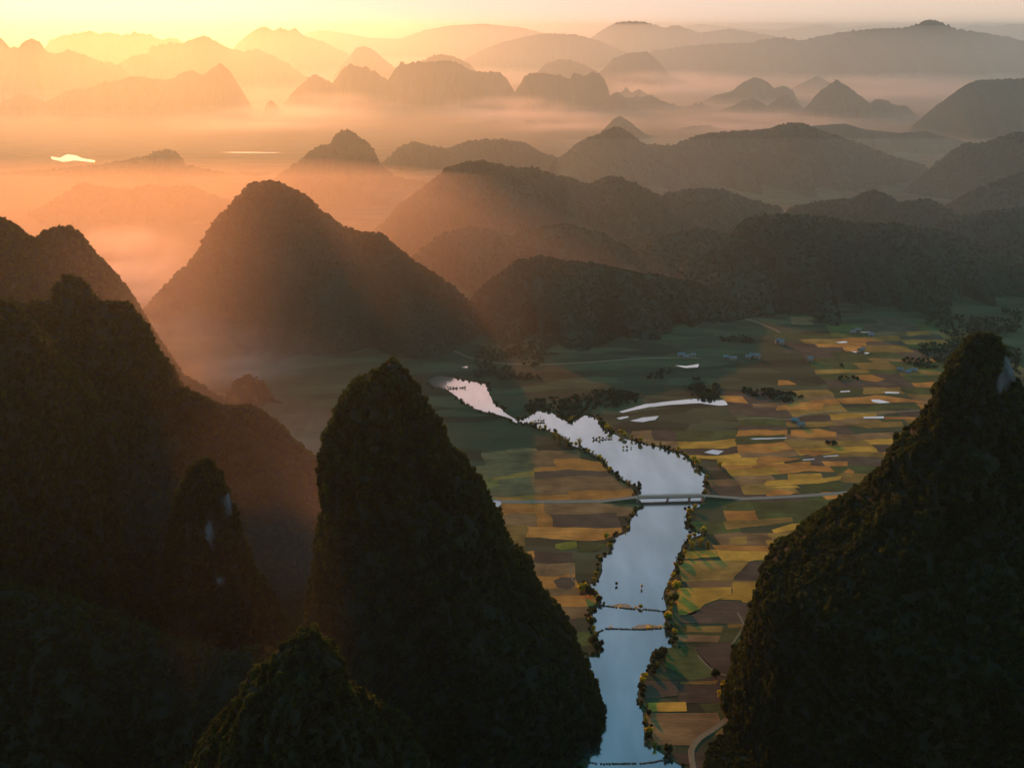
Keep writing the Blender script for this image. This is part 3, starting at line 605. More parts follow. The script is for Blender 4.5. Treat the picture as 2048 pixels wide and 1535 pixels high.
FAR = [
 ([(-60,225),(0,205),(40,186),(62,190),(95,206),(130,182),(158,176),(180,190),(215,202),(250,186),(275,184),(310,206),(345,226)], 5000, 'low jagged karst ridge drowned in orange glow'),
 ([(170,150),(205,128),(235,132),(262,112),(290,108),(318,124),(350,122),(372,150)], 6900, 'jagged karst crest in the middle of the orange glow'),
 ([(600,262),(640,248),(690,240),(730,246),(790,252),(850,268)], 4600, 'low karst rise in front of the karst wall'),
 ([(870,262),(900,250),(930,255),(960,268)], 4700, 'small karst rise left of the two stumps'),
 ([(820,140),(850,118),(880,108),(905,112),(940,128)], 7000, 'faint karst crest peeping over the karst wall'),
 ([(1060,160),(1090,128),(1120,118),(1150,122),(1190,140)], 7200, 'faint karst crest behind the double horned hill'),
 ([(1860,215),(1900,205),(1925,188),(1950,190),(1985,205)], 6200, 'faint cone in mist left of the flat topped hill'),
 ([(60,430),(110,398),(150,370),(165,363),(200,371),(260,376),(300,367),(340,372),(380,369),(430,390),(480,405)], 2250, 'low wooded ridge in orange haze behind the left peaks'),
 ([(-60,352),(0,345),(100,338),(200,328),(240,320),(290,312),(315,300),(322,302),(335,298),(352,300),(360,326),(450,345),(560,352)], 2900, 'low ridge with a rocky knob near the glaring lake'),
 ([(560,348),(600,318),(640,290),(664,286),(670,268),(682,260),(695,258),(712,266),(722,276),(735,282),(748,300),(757,326),(790,350),(860,390)], 2700, 'steep limestone tower with a rounded head in orange haze'),
 ([(765,325),(800,292),(825,282),(860,290),(890,296),(940,280),(1000,277),(1050,285),(1080,302),(1130,318)], 3050, 'brown wooded ridge right of the limestone tower'),
 ([(600,360),(650,350),(720,380),(780,400),(850,412)], 2400, 'low slope at the foot of the limestone tower'),
 ([(1620,252),(1690,247),(1730,259),(1800,266),(1850,262),(1900,276),(1960,290),(2000,304)], 3500, 'grey ridge behind the rounded dark summit'),
 ([(1815,262),(1840,238),(1880,206),(1900,192),(1915,180),(1935,168),(1955,161),(2000,158),(2048,157),(2150,150),(2250,175)], 4100, 'big flat topped grey hill at the right edge'),
 ([(972,266),(977,250),(988,245),(998,250),(1004,268)], 4500, 'small round limestone stump in the mist, left one'),
 ([(1038,264),(1047,248),(1056,240),(1068,243),(1076,262)], 4450, 'small notched limestone stump in the mist, right one'),
 ([(1200,266),(1225,240),(1240,231),(1262,245),(1290,268),(1320,282)], 3900, 'pale triangular hill behind the sharp summit'),
 ([(1350,262),(1380,252),(1420,250),(1445,258)], 4200, 'pale low mound in the far mist'),
 ([(1470,258),(1510,246),(1540,244),(1560,250)], 4300, 'second pale low mound in the far mist'),
 ([(525,235),(535,205),(543,200),(555,212),(566,236)], 4900, 'tiny pointed karst stump in the orange mist'),
 ([(60,215),(120,190),(200,168),(270,152),(330,160),(350,154),(365,145),(385,140),(405,150),(430,132),(445,128),(460,142),(480,175),(505,215),(525,250)], 5200, 'steep karst peak glowing orange on the left'),
 ([(565,215),(590,180),(625,150),(640,152),(665,166),(685,138),(700,127),(715,134),(735,136),(745,142),(775,160),(800,126),(812,128),(830,126),(860,123),(900,121),(925,130),(945,142),(1000,145),(1015,158),(1030,185)], 5500, 'long karst wall with rounded tops in the far haze'),
 ([(1030,185),(1050,151),(1070,145),(1120,150),(1138,158),(1150,146),(1160,148),(1170,152),(1185,143),(1198,146),(1212,165),(1220,192),(1235,182),(1250,194),(1270,195),(1300,190),(1340,208),(1370,214),(1400,207),(1430,224)], 5300, 'karst hill with a double horned summit'),
 ([(1400,214),(1430,190),(1465,182),(1485,165),(1510,154),(1530,160),(1548,176),(1568,171),(1585,180),(1595,200)], 5700, 'domed far karst hill with smaller shoulders'),
 ([(1430,228),(1465,212),(1490,200),(1508,196),(1535,212),(1555,196),(1575,190),(1598,208),(1615,232)], 5100, 'twin low far cones in front of the domed hill'),
 ([(1605,222),(1640,182),(1665,165),(1678,162),(1695,172),(1720,192),(1740,206),(1752,198),(1770,200),(1790,212),(1812,210),(1830,236)], 4900, 'broad far cone with knobs trailing to the right'),
 ([(1570,196),(1600,168),(1635,152),(1665,168),(1690,185)], 6600, 'faint cone behind the broad far cone'),
 ([(1225,205),(1240,188),(1252,174),(1262,186),(1278,178),(1300,192),(1330,208)], 6000, 'faint small cones behind the double horned hill'),
 ([(1195,150),(1225,118),(1255,106),(1295,103),(1315,122),(1340,150),(1390,185)], 7300, 'far steep sided hill with a flat top'),
 ([(300,95),(345,88),(370,86),(390,76),(408,71),(430,82),(460,96),(490,104),(510,98),(540,108),(575,128),(600,145),(640,172)], 7400, 'saw toothed karst range glowing gold'),
 ([(-80,80),(0,74),(18,94),(40,96),(52,82),(62,75),(78,84),(92,104),(110,106),(140,100),(165,108),(190,120),(240,130)], 6400, 'karst range with two sharp teeth at the left edge'),
 ([(95,88),(120,72),(150,68),(175,62),(200,68),(215,64),(240,70),(275,65),(300,71),(320,78),(350,76),(380,92)], 9000, 'faint golden karst range under the bright sky'),
 ([(470,92),(495,70),(515,56),(530,53),(548,62),(562,56),(578,60),(590,56),(610,72),(650,85),(700,110)], 9800, 'faint golden far peaks with a triple crest'),
 ([(700,112),(712,96),(727,92),(745,98),(768,118),(785,132)], 8200, 'faint dome shaped hill in gold haze'),
 ([(600,70),(640,60),(690,66),(740,76),(800,78),(850,60),(900,51),(970,48),(1040,55),(1090,66),(1130,76),(1180,84)], 13500, 'long faint peach mountain under the sky'),
 ([(930,118),(970,98),(1000,86),(1040,76),(1080,68),(1100,67),(1150,69),(1200,82),(1250,104)], 10000, 'smooth peach mountain left of the grey range'),
 ([(1180,78),(1205,60),(1230,46),(1260,42),(1290,44),(1330,56),(1352,50),(1400,66),(1440,60),(1460,57),(1500,64),(1560,74)], 12500, 'rounded mauve mountain below the pale sky'),
 ([(1270,115),(1310,101),(1370,93),(1440,87),(1500,86),(1530,78),(1570,75),(1600,81),(1640,72),(1700,62),(1760,57),(1800,56),(1830,50),(1848,42),(1865,39),(1885,46),(1910,57),(1960,65),(2010,73),(2048,82),(2150,90)], 9200, 'great mauve mountain range with a small summit cap'),
 ([(1600,130),(1650,95),(1690,74),(1720,90),(1760,130)], 8500, 'darker spur in front of the great mauve range'),
 ([(1360,56),(1400,48),(1440,52),(1500,58),(1560,60),(1620,52),(1645,49),(1680,56),(1740,50),(1800,54)], 19000, 'farthest pale ridge line on the horizon'),
 ([(1900,60),(1950,50),(1990,54),(2020,48),(2048,50),(2150,54)], 18000, 'farthest pale hills at the right horizon'),
]
for i, (px, D, l) in enumerate(FAR):
    near = D < 3200
    karst = 'karst' in l or 'limestone' in l or 'stump' in l or 'cone' in l
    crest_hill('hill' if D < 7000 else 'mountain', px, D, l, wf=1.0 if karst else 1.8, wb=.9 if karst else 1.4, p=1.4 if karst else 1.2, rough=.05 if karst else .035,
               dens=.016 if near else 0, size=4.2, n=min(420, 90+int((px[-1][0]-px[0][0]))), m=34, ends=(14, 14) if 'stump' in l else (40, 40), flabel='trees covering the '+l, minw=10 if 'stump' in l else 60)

# ---------------------------------------------------------------- bridge
bc = (BL+BR)/2; bd = (BR-BL); bl = bd.length; ba = math.atan2(bd.y, bd.x)
br = empty('bridge', (bc.x, bc.y, 0), ba); tag(br, 'long low concrete road bridge on two piers crossing the river', 'bridge')
b = MB(); b.box((0,0,3.4), (bl+2, 5.6, .9)); b.build('deck', M['concrete'], br)
b = MB(); b.box((0,0,3.89), (bl+2, 4.6, .06)); b.build('carriageway', M['road'], br)
for s in (-1, 1):
    b = MB(); b.box((0, s*2.65, 4.75), (bl+2, .16, .18)); b.box((0, s*2.65, 4.3), (bl+2, .1, .1))
    for k in range(25): b.box((-bl/2+bl*k/24, s*2.65, 4.3), (.2, .2, .9))
    b.build('railing', M['concrete'], br)
for s in (-.04, .3):
    b = MB(); b.box((s*bl, 0, 2.65), (2.2, 5.4, .6)); b.box((s*bl, 1.6, 1.0), (1.1, 1.1, 2.75)); b.box((s*bl, -1.6, 1.0), (1.1, 1.1, 2.75)); b.box((s*bl, 0, 1.5), (.6, 2.2, .5)); b.build('pier', M['concrete'], br)
for s in (-1, 1):
    b = MB(); b.box((s*(bl/2+1.2), 0, 1.7), (2.4, 6.4, 3.6)); b.build('abutment', M['concrete'], br)
# approach ramps
for s, e in ((-1, BL), (1, BR)):
    d = Vector((math.cos(ba), math.sin(ba), 0))*s; n = Vector((-d.y, d.x, 0))
    a0 = e+d*2.4; a1 = e+d*34; vs = [a0+n*2.5+Vector((0,0,3.85)), a0-n*2.5+Vector((0,0,3.85)), a1+n*2.5+Vector((0,0,.32)), a1-n*2.5+Vector((0,0,.32)),
         a0+n*7, a0-n*7, a1+n*2.8, a1-n*2.8]
    o = mesh('road_ramp', vs, [(0,1,3,2),(0,2,6,4),(1,5,7,3),(0,4,5,1)], M['road']); o.data.materials.append(M['ground']); [setattr(f_, 'material_index', 1) for f_ in list(o.data.polygons)[1:3]]; tag(o, 'road ramp rising to the %s end of the bridge' % ('left' if s < 0 else 'right'), kind='structure')

# ---------------------------------------------------------------- trees, reeds, weirs
def tree_proto(name, me, tr_h=1.0):
    r = empty(name, (0, 0, 0)); o = bpy.data.objects.new('crown', me); C.objects.link(o); o.parent = r; o.location = (0, 0, 1.15)
    b = MB(); b.tube((0,0,-.25), (.03,.02,.7), .09, .06); b.tube((.03,.02,.65), (.3,.1,1.2), .05, .02); b.tube((.03,.02,.6), (-.25,.15,1.15), .05, .02); b.build('trunk', M['trunk'], r)
    return r
def bamboo_mesh(seed):
    R = random.Random(seed); vs = []; fs = []
    for k in range(26):
        a = R.uniform(0, 6.28); lean = R.uniform(.1, .55); h = R.uniform(1.5, 2.3); base = Vector((R.uniform(-.2,.2), R.uniform(-.2,.2), 0))
        for j in range(18):
            t = (j+2)/19; c = base+Vector((math.cos(a)*lean*t*t*1.3, math.sin(a)*lean*t*t*1.3, h*t*(1-.18*t*t)))
            for q in range(2):
                d = Vector((R.gauss(0,1), R.gauss(0,1), R.gauss(-.3,.5))).normalized(); w = d.cross(Vector((0,0,1))).normalized(); s = R.uniform(.10,.2)
                i = len(vs); vs += [c-w*s*.25, c+d*s*1.5, c+w*s*.25]; fs.append((i, i+1, i+2))
    me = bpy.data.meshes.new('bamboo_crown'); me.from_pydata([tuple(v) for v in vs], [], fs); me.materials.append(M['bamboo']); return me
def culms(seed):
    R = random.Random(seed); b = MB()
    for k in range(9):
        a = R.uniform(0, 6.28); b.tube((R.uniform(-.2,.2), R.uniform(-.2,.2), -.1), (math.cos(a)*.35, math.sin(a)*.35, 1.5), .022, .012, 5)
    return b
used = set()
tree_p = []
for i in range(4):
    me = crown('round_crown', M['leaf'] if i % 2 else M['bamboo'], leaves=420, ls=.15, nl=7, seed=80+i, squash=.95); tree_p.append(tree_proto('tree', me))
bam_p = []
for i in range(2):
    r = empty('bamboo_clump', (0,0,0)); o = bpy.data.objects.new('leaves', bamboo_mesh(i)); C.objects.link(o); o.parent = r; culms(i).build('culms', M['trunk'], r); bam_p.append(r)
def reed_mesh(seed):
    R = random.Random(seed); vs = []; fs = []
    for k in range(70):
        x, y = R.gauss(0,.45), R.gauss(0,.3); h = R.uniform(.6, 1.3); a = R.uniform(0, 6.28); w = .035; i = len(vs)
        vs += [(x-w,y,0),(x+w,y,0),(x+math.cos(a)*.25, y+math.sin(a)*.25, h)]; fs.append((i,i+1,i+2))
    me = bpy.data.meshes.new('reed_tuft'); me.from_pydata(vs, [], fs); me.materials.append(M['bamboo']); return me
reed_p = []
for i in range(2):
    o = bpy.data.objects.new('reed_tuft', reed_mesh(i)); C.objects.link(o); reed_p.append(o)
def place(lst, p, s, label, cat, group, sz=None):
    k = random.randrange(len(lst)); src = lst[k]
    if src.name in used: o = copy_tree(src)
    else: o = src; used.add(src.name)
    o.location = (p[0], p[1], p[2] if len(p) > 2 else 0); o.rotation_euler = (0, 0, random.uniform(0, 6.28)); o.scale = (s, s, s*(sz or random.uniform(.85, 1.2)))
    tag(o, label, cat, group); return o
def seg(v):
    return 'past the bend above the bridge' if v < 900 else 'just above the bridge' if v < 1000 else 'just below the bridge' if v < 1110 else 'above the weirs' if v < 1215 else 'beside the weirs' if v < 1300 else 'below the weirs'
def along(line, side, lab, vmin, vmax, step, off, smin, smax, maxn):
    acc = 0; n = 0
    for i in range(1, len(line)-1):
        a, b_ = line[i-1], line[i]; acc += (b_-a).length
        if acc < step: continue
        acc = random.uniform(-step*.4, step*.3)
        d = (line[i+1]-line[i-1]).normalized(); nn = Vector((-d.y, d.x, 0))*side
        q = line[i]+nn*random.uniform(*off); u, v = proj((q.x, q.y, 0))
        if not vmin < v < vmax or n >= maxn: continue
        if 992 < v < 1016 : continue
        if in_river(q.x, q.y): continue
        place(tree_p if random.random() < .8 else bam_p, q, random.uniform(smin, smax), 'leafy tree, %s bank %s' % (lab, seg(v)), 'tree', 'trees on the %s bank %s' % (lab, seg(v))); n += 1
    print(lab, n)
along(lbw, -1, 'left', 850, 1310, 4.5, (.5, 3.5), 1.4, 2.9, 110)
along(rbw, 1, 'right', 838, 1520, 4.5, (.5, 4.5), 1.4, 3.2, 140)
for (u, v, s, l) in [(1120,884,5,'tall feathery bamboo clump on the left bank above the bridge'),(1108,880,4.6,'shorter bamboo leaning left of the tall clump on the bank'),(1136,890,4.6,'bamboo clump right of the tall one on the bank'),(1159,893,4.8,'lone bamboo clump at the water edge on the left bank'),
                     (1384,1098,4.6,'bamboo clump on the right bank below the bridge, left one'),(1401,1092,4.8,'bamboo clump on the right bank below the bridge, right one'),(1416,1098,4.0,'low bamboo beside the pair on the right bank'),
                     (1258,973,3.6,'bushy bamboo at the left bank point above the bridge'),(1440,935,4,'bamboo on the right bank bend above the bridge')]:
    place(bam_p, g(u, v), s, l, 'bamboo', 'tall bamboo clumps on the banks', 1.0)
for (u, v, s, l) in [(1180,1192,4.6,'big round tree overhanging the water left of the upper weir'),(1165,1186,4.2,'round tree behind the big one left of the upper weir'),(1352,1180,4.4,'big tree on the right bank above the upper weir'),(1348,1205,4.2,'big tree at the right end of the upper weir'),(1336,1238,3.6,'tree on the right bank between the two weirs'),(1318,1320,4.2,'big tree at the corner of the green field'),(1325,1312,3.6,'tree behind the corner tree of the green field'),(1185,1230,3.6,'tree on the left bank between the two weirs'),(1185,1290,4.0,'tree on the left bank spit below the weirs'),
                     (1430,1355,3.4,'small tree in the fields below the weirs'),(1450,1380,3.6,'tree by the lane foot of the right peak'),(1442,1400,3.2,'lower tree by the lane foot of the right peak')]:
    place(tree_p, g(u, v), s, l, 'tree', 'big bank trees')
# islets
for (u, v, l) in [(1233,1170,'left lone bush standing in the river above the weirs'),(1283,1176,'right lone bush standing in the river above the weirs')]:
    place(tree_p, g(u, v), 1.25, l, 'bush', 'bushes standing in the river', 1.3)
for (u0, u1, v, n, l) in [(884,931,777,9,'far river bend'),(1067,1088,844,5,'middle river narrows'),(1187,1206,879,4,'river above the bend, left'),(1212,1224,877,3,'river above the bend, right'),(1247,1262,897,3,'open river past the bend')]:
    for k in range(n):
        place(tree_p, g(u0+(u1-u0)*k/(n-1)+random.uniform(-1,1), v-random.uniform(0,1.5)*(k/n)), random.uniform(.9, 1.5), 'dark bush in a row standing in the %s' % l, 'bush', 'row of bushes in the '+l, random.uniform(.9,1.3))
def weir(px, label, w=1.2, sand=None, slabel=''):
    P = [g(*p) for p in px]; b = MB()
    for a, c in zip(P[:-1], P[1:]):
        L_ = (c-a).length; n = max(1, int(L_/1.6))
        for k in range(n):
            p = a.lerp(c, (k+.5)/n)
            if random.random() < .1: continue
            b.box((p.x+random.uniform(-.15,.15), p.y+random.uniform(-.2,.2), .25), (L_/n*random.uniform(.85,1.15), w*random.uniform(.7,1.3), random.uniform(.55,.95)), math.atan2((c-a).y, (c-a).x)+random.uniform(-.1,.1), .8)
    o = b.build('weir', M['dark_stone']); tag(o, label, 'weir')
    if sand:
        q = poly_sheet('shoal', smoothpoly([g(*p) for p in sand], 3, .5), .10, M['sand']); tag(q, slabel, kind='structure')
weir([(1198,1208),(1215,1212),(1235,1214),(1260,1217),(1285,1218),(1310,1220),(1332,1223)], 'dark stone weir with bushes crossing the river, upper one', sand=[(1218,1211),(1240,1206),(1258,1208),(1264,1213),(1264,1215),(1236,1213)], slabel='pink sand shoal behind the upper weir')
weir([(1198,1263),(1210,1257),(1230,1257),(1262,1258),(1290,1258),(1322,1256),(1342,1253)], 'dark stone weir just below the bushy one', sand=[(1262,1257),(1275,1249),(1300,1247),(1325,1252),(1330,1255),(1300,1256.5)], slabel='pink sand shoal behind the lower weir')
weir([(1165,1523),(1200,1527),(1245,1527),(1290,1526),(1320,1521),(1345,1516)], 'thin dark weir at the bottom edge of the picture', w=.8)
weir([(884,778),(905,777),(931,775)], 'low stone line in the far river bend', w=2)
weir([(1064,846),(1090,845)], 'low stone line in the river narrows', w=2)
weir([(1186,880),(1224,878)], 'low stone line in the river past the bend', w=2)
for (u, v, s, w) in [(1220,1213,1.6,0),(1233,1214,1.2,0),(1240,1214,1.4,0),(1272,1215,1.6,0),(1290,1216,1.3,0),(1212,1257,1.7,1),(1221,1254,1.5,1),(1265,1256,1.5,1),(1296,1255,1.7,1),(1304,1255,1.9,1),(1312,1255,1.8,1),(1321,1254,1.8,1)]:
    place(reed_p, g(u, v), s, 'reed tuft growing on the %s weir' % ('lower' if w else 'upper'), 'reeds', 'reed tufts on the %s weir' % ('lower' if w else 'upper'), 1.2)
place(tree_p, g(1281,1216), 2.1, 'round bush growing on the middle of the upper weir', 'bush', 'bushes on the weirs', .8)
place(tree_p, g(1208,1209), 1.4, 'small bush at the left end of the upper weir', 'bush', 'bushes on the weirs', .8)
for src in tree_p+bam_p+reed_p:
    if src.name not in used:
        for ch in list(src.children): bpy.data.objects.remove(ch)
        bpy.data.objects.remove(src)
ORDN = ['first','second','third','fourth','fifth','sixth','seventh','eighth','ninth','tenth','eleventh','twelfth','13th','14th','15th','16th','17th','18th','19th','20th','21st','22nd','23rd','24th','25th','26th','27th','28th']
byg = {}
for o in C.objects:
    if o.parent is None and o.get('label') and (o['label'].startswith('leafy tree') or o['label'].startswith('dark bush in a row') or o['label'].startswith('reed tuft')): byg.setdefault(o['label'], []).append(o)
for l, os_ in byg.items():
    if l.startswith('leafy'):
        os_.sort(key=lambda o: o.location.y)
        for k, o in enumerate(os_): o['label'] = l+', %s from near end' % ORDN[min(k, 27)]
    else:
        os_.sort(key=lambda o: proj(o.location)[0])
        for k, o in enumerate(os_): o['label'] = l+', %s from left' % ORDN[k]
# low growth hiding the water line, far groves, and wooded rough ground
P = []; S = []
for line, side in ((lbw, -1), (rbw, 1)):
    for i in range(1, len(line)-1):
        d = (line[i+1]-line[i-1]).normalized(); nn = Vector((-d.y, d.x, 0))*side
        for k in range(3):
            q = line[i]+nn*random.uniform(-.8, 5)+d*random.uniform(-3, 3)
            u, v = proj((q.x, q.y, 0))
            if 994 < v < 1010 or fbm(q.x*.03, q.y*.03, 61, 2) < -.15: continue
            P.append((q.x, q.y, random.uniform(.2, .9))); S.append(random.uniform(.5, 1.5)*(1.3 if v < 900 else 1))
scatter('bank_shrubs', P, S, near_c, 'low shrubs lining both banks of the river', 'shrubs')
P = []; S = []
for _ in range(17000):
    u, v = random.uniform(950, 2040), random.uniform(620, 900); q = g(u, v)
    f = fbm(q.x*.007, q.y*.007, 77, 3)
    th = .15 if v < 760 else .4
    if u > 1440 and v > 760: th = .62
    if f < th or in_river(q.x, q.y, 5): continue
    if 1480 < u < 1610 and 690 < v < 740 and random.random() < .3: continue
    P.append((q.x, q.y, 2.0)); S.append(random.uniform(1.0, 2.8))
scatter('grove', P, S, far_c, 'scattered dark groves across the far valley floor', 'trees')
P = []; S = []
for _ in range(15000):
    x, y = random.uniform(-420, -30), random.uniform(300, 900)
    u, v = proj((x, y, 0))
    if u > 950 or in_river(x, y, 4): continue
    if v < 1000 and fbm(x*.01, y*.01, 5, 3) < .25: continue
    P.append((x, y, 2.0)); S.append(random.uniform(2.4, 4.6))
for _ in range(2600):                                     # scrub under the right peak
    u, v = random.uniform(1395, 1600), random.uniform(1290, 1560); q = g(u, v)
    e = np.interp(v, [1290,1340,1400,1440,1470,1500,1560], [1462,1462,1450,1462,1440,1412,1405])
    if u < e: continue
    P.append((q.x, q.y, .6)); S.append(random.uniform(.9, 2.2))
scatter('valley_forest', P, S, near_c, 'dark forest filling the low ground around the peaks', 'forest')

# ---------------------------------------------------------------- village
def house(i):
    w, d, h = random.uniform(6, 9), random.uniform(5, 6), random.choice([2.9, 3.1, 5.0])
    r = empty('house', (0,0,0)); b = MB(); b.box((0,0,h/2), (w,d,h)); wl = b.build('wall', M['wall'], r)
    hw, hd, t = w/2+.6, d/2+.6, .22; b = MB(); rz = h+2.0
    b.add([(-hw,-hd,h-.1),(hw,-hd,h-.1),(hw,0,rz),(-hw,0,rz),(-hw,hd,h-.1),(hw,hd,h-.1),(-hw,-hd,h-.1-t),(hw,-hd,h-.1-t),(hw,0,rz-t),(-hw,0,rz-t),(-hw,hd,h-.1-t),(hw,hd,h-.1-t)],
          [(0,1,2,3),(3,2,5,4),(7,6,9,8),(8,9,10,11),(0,6,7,1),(5,11,10,4),(0,3,9,6),(3,4,10,9),(1,7,8,2),(2,8,11,5)])
    b.build('roof', M['roof_metal'] if i % 3 == 0 else M['roof'], r)
    b = MB(); b.box((0,-d/2-.03,1.05), (1.1,.1,2.1)); b.build('door', M['window'], r)
    for x in (-w*.3, w*.3):
        b = MB(); b.box((x,-d/2-.03,1.7), (1.2,.1,1.1)); b.build('window', M['window'], r)
    return r
HP = [(1362,712,'grey roofed house left in the hamlet under the dark hill'),(1372,716,'second house in the hamlet under the dark hill'),(1385,713,'house right in the hamlet under the dark hill'),
      (1452,717,'house beside the far road left of the grove'),(1465,719,'house beside the far road next to the grove'),(1496,716,'pale house left in the row by the grove'),(1505,713,'pale house in the middle of the row by the grove'),(1514,716,'pale house right in the row by the grove'),
      (1555,686,'tiny white house above the grove'),(1562,688,'tiny white house right of another above the grove'),(1705,666,'white house left of the upper pond'),(1716,662,'white house above the upper pond'),(1742,672,'house right of the upper pond'),
      (1722,702,'house on the slanting village lane'),(1800,742,'house under the teal hillside'),(1815,746,'blue roofed house under the teal hillside'),(1827,743,'last house under the teal hillside'),(1620,722,'house in the middle of the far fields'),
      (1590,844,'small farm house by the earth track'),(1600,852,'shed in the fields by the earth track')]
for i, (u, v, l) in enumerate(HP):
    r = house(i); q = g(u, v); r.location = (q.x, q.y, 0); r.rotation_euler = (0,0,random.uniform(-.5,.5)); tag(r, l, 'house', 'village houses')
# utility pole by the river narrows
q = g(1081, 851); r = empty('utility_pole', (q.x, q.y, 0)); tag(r, 'thin utility pole on the shore of the river narrows', 'pole')
b = MB(); b.tube((0,0,-.2), (0,0,11), .2, .14); b.build('pole', M['concrete'], r); b = MB(); b.box((0,0,10.2), (2.4,.16,.16)); b.build('crossarm', M['concrete'], r)

# ---------------------------------------------------------------- air
def vol_mat(name, col, dens, gg, soft=None):
    m = bpy.data.materials.new(name); m.use_nodes = True; n = m.node_tree.nodes; L = m.node_tree.links
    n.remove(n['Principled BSDF']); v = n.new('ShaderNodeVolumePrincipled')
    v.inputs['Color'].default_value = (*col, 1); v.inputs['Density'].default_value = dens; v.inputs['Anisotropy'].default_value = gg
    L.new(v.outputs[0], n['Material Output'].inputs['Volume'])
    if soft:                                   # density fades to the rim of the bank of mist, with some streaks
        tc = n.new('ShaderNodeTexCoord'); vm = n.new('ShaderNodeVectorMath'); vm.operation = 'LENGTH'
        mr = n.new('ShaderNodeMapRange'); mr.inputs['From Min'].default_value = 1; mr.inputs['From Max'].default_value = .15; mr.interpolation_type = 'SMOOTHSTEP'
        nz = n.new('ShaderNodeTexNoise'); nz.inputs['Scale'].default_value = soft; nz.inputs['Detail'].default_value = 3
        r2 = n.new('ShaderNodeMapRange'); r2.inputs['From Min'].default_value = .38; r2.inputs['From Max'].default_value = .65
        mu = n.new('ShaderNodeMath'); mu.operation = 'MULTIPLY'; m2 = n.new('ShaderNodeMath'); m2.operation = 'MULTIPLY'; m2.inputs[1].default_value = dens
        L.new(tc.outputs['Object'], vm.inputs[0]); L.new(vm.outputs['Value'], mr.inputs[0]); L.new(tc.outputs['Object'], nz.inputs['Vector'])
        L.new(nz.outputs['Fac'], r2.inputs[0]); L.new(mr.outputs[0], mu.inputs[0]); L.new(r2.outputs[0], mu.inputs[1]); L.new(mu.outputs[0], m2.inputs[0]); L.new(m2.outputs[0], v.inputs['Density'])
    return m
b = MB(); b.box((0, 80000, 259.5), (330000, 170000, 521)); hz = b.build('haze', vol_mat('haze_air', HAZE_COL, HAZE_DENS, HAZE_G)); tag(hz, 'thin morning haze filling the valley air', 'haze', kind='stuff')
hz.location.z = 0

def slab(name, rings, m, label):
    # closed layer: rings of (y, halfwidth, top); bottom at -0.5
    b = MB(); vs = []; fs = []
    for y, xl, xr, t in rings:
        vs += [(xl, y, -.6), (xr, y, -.6), (xr, y, t), (xl, y, t)]
    n = len(rings)
    for i in range(n-1):
        a = 4*i; c = a+4
        for j in range(4): fs.append((a+j, a+(j+1)%4, c+(j+1)%4, c+j))
    fs += [(3,2,1,0), (4*n-4, 4*n-3, 4*n-2, 4*n-1)]
    o = mesh(name, vs, [tuple(reversed(f)) for f in fs], m); return tag(o, label, 'mist', kind='stuff')
# over the left valley the mist starts nearer than over the village on the right
def mist_body(name, rings, m, label):
    vs = []; fs = []
    for y, xl, xr, t, run in rings: vs += [(xl, y, -.6), (xr, y, -.6), (xr-run, y, t), (xl, y, t)]
    n = len(rings)
    for i in range(n-1):
        a = 4*i; c = a+4
        for j in range(4): fs.append((a+j, c+j, c+(j+1)%4, a+(j+1)%4))
    fs += [(0,1,2,3), (4*n-1, 4*n-2, 4*n-3, 4*n-4)]
    o = mesh(name, vs, fs, m); return tag(o, label, 'mist', kind='stuff')
mist_body('mist', [(980,-3000,-250,2,50),(1250,-3000,900,130,350),(1500,-3600,2400,230,500),(1900,-4200,2500,262,800),(2600,-5000,3600,270,400),(4000,-8000,8000,310,400),(8000,-13000,13000,400,600),(13000,-17000,17000,432,800),(30000,-30000,30000,450,800)], vol_mat('mist_air', HAZE_COL, 1.4e-4, HAZE_G), 'warm morning mist thickening over the far valley')
mist_body('mist', [(3300,-6000,6000,1,0),(3900,-7000,7000,22,0),(6500,-9000,9000,45,0),(16000,-18000,18000,50,0)], vol_mat('low_mist_air', (.98,.98,.98), 6.0e-4, .65), 'bright low mist lying along the feet of the far hills')
LEFT_COL = (.97,.88,.76)
mist_body('mist', [(900,-3000,-250,2,50),(1080,-3000,40,215,420),(1400,-3600,300,230,550),(2000,-4000,500,120,500)], vol_mat('left_mist_air', LEFT_COL, 5.6e-4, .76), 'reddish mist pooled in the left valley round the large hill')
mist_body('mist', [(1380,100,5000,2,0),(1650,100,5000,130,300),(2400,100,6000,150,300),(3300,200,7000,60,300)], vol_mat('right_mist_air', (.62,.93,1.0), 1.1e-4, .55), 'thin cool mist lying between the hills on the right')
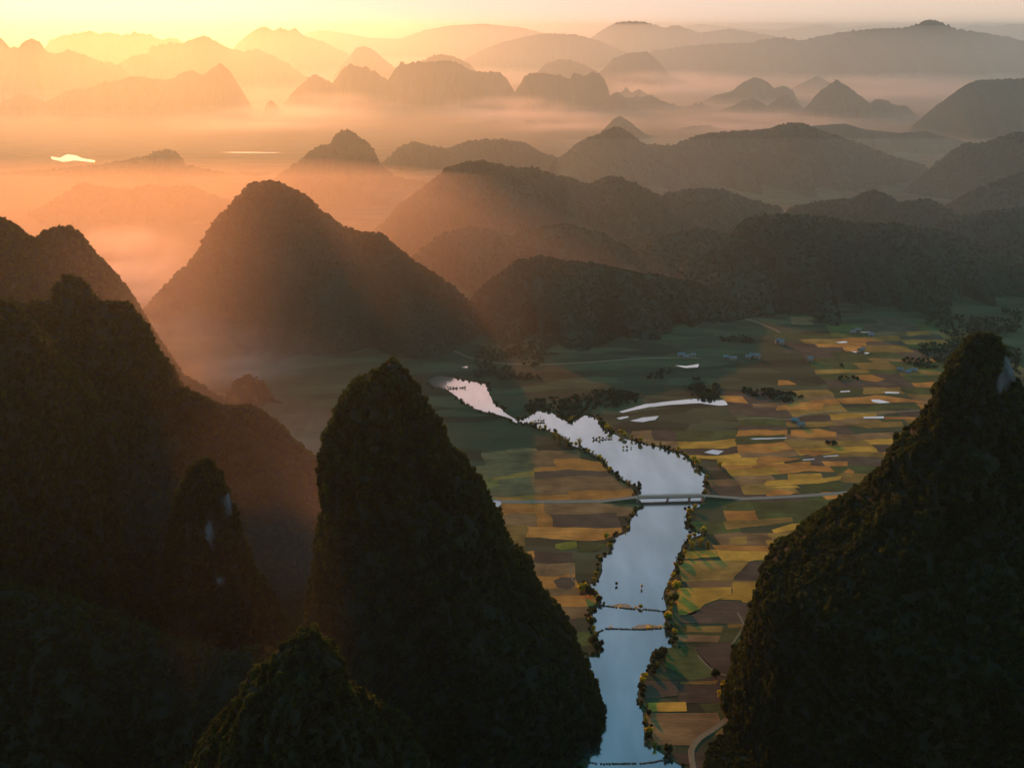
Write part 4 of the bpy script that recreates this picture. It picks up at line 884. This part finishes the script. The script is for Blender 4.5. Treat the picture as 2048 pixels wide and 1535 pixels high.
def puff(c, r, dens, label, rz=0, ns=1.6):
    vs = []; fs = []; n, k = 20, 10
    for i in range(1, k):
        ph = math.pi*i/k
        for j in range(n): th = 2*math.pi*j/n; vs.append((math.sin(ph)*math.cos(th), math.sin(ph)*math.sin(th), math.cos(ph)))
    vs += [(0,0,1),(0,0,-1)]; T = len(vs)-2
    for i in range(k-2):
        for j in range(n): fs.append((i*n+j, (i+1)*n+j, (i+1)*n+(j+1)%n, i*n+(j+1)%n))
    for j in range(n): fs.append((T, j, (j+1)%n)); fs.append((T+1, (k-2)*n+(j+1)%n, (k-2)*n+j))
    key = 'bank_mist_%g_%g' % (dens, ns)
    m = bpy.data.materials.get(key) or vol_mat(key, (.97,.97,.97), dens, .6, soft=ns)
    o = mesh('mist_bank', vs, fs, m, smooth=True); o.location = c; o.scale = r; o.rotation_euler = (0,0,rz); return tag(o, label, 'mist', kind='stuff')
def pg(u, v, z): q = g(u, v); return (q.x, q.y, z)
puff(pg(225,560,25), (170,330,60), .012, 'bright mist bank left of the reddish hill', .3)
puff(pg(262,606,20), (110,160,40), .016, 'bright white mist pocket at the left foot of the reddish hill', .3)
puff(pg(480,764,14), (95,80,28), .012, 'bright mist lying before the small knoll', .2)
puff(pg(360,655,20), (130,240,45), .008, 'golden mist drifting down the left valley', .3)
puff(pg(470,745,18), (150,150,45), .007, 'golden mist around the small knoll', .2)
puff(pg(600,900,10), (60,90,30), .010, 'glowing mist between the left ridge and the central peak')
puff(pg(540,262,40), (600,500,80), .0022, 'bright mist streak under the orange karst wall')
puff(pg(640,240,50), (500,600,90), .0018, 'bright mist at the foot of the karst wall')
puff(pg(1010,240,40), (450,600,80), .0028, 'bright mist behind the two limestone stumps')
puff(pg(1130,262,30), (420,380,60), .003, 'bright mist left of the sharp summit')
puff(pg(1330,190,60), (700,900,110), .002, 'pale mist right of the double horned hill')
puff(pg(1780,200,60), (800,900,110), .0012, 'pale mist behind the broad far cone')
puff(pg(1500,262,30), (500,380,60), .003, 'pale mist right of the rounded summit')
puff((-330,845,110), (230,70,190), .0035, 'veil of haze between the two left ridges', -.1, .8)
puff((-150,640,70), (200,50,150), .004, 'veil of haze behind the slender peak', 0, .8)
puff((-110,440,80), (170,45,120), .0012, 'veil of haze behind the low front peak', 0, .8)
sc.cycles.volume_max_steps = 256
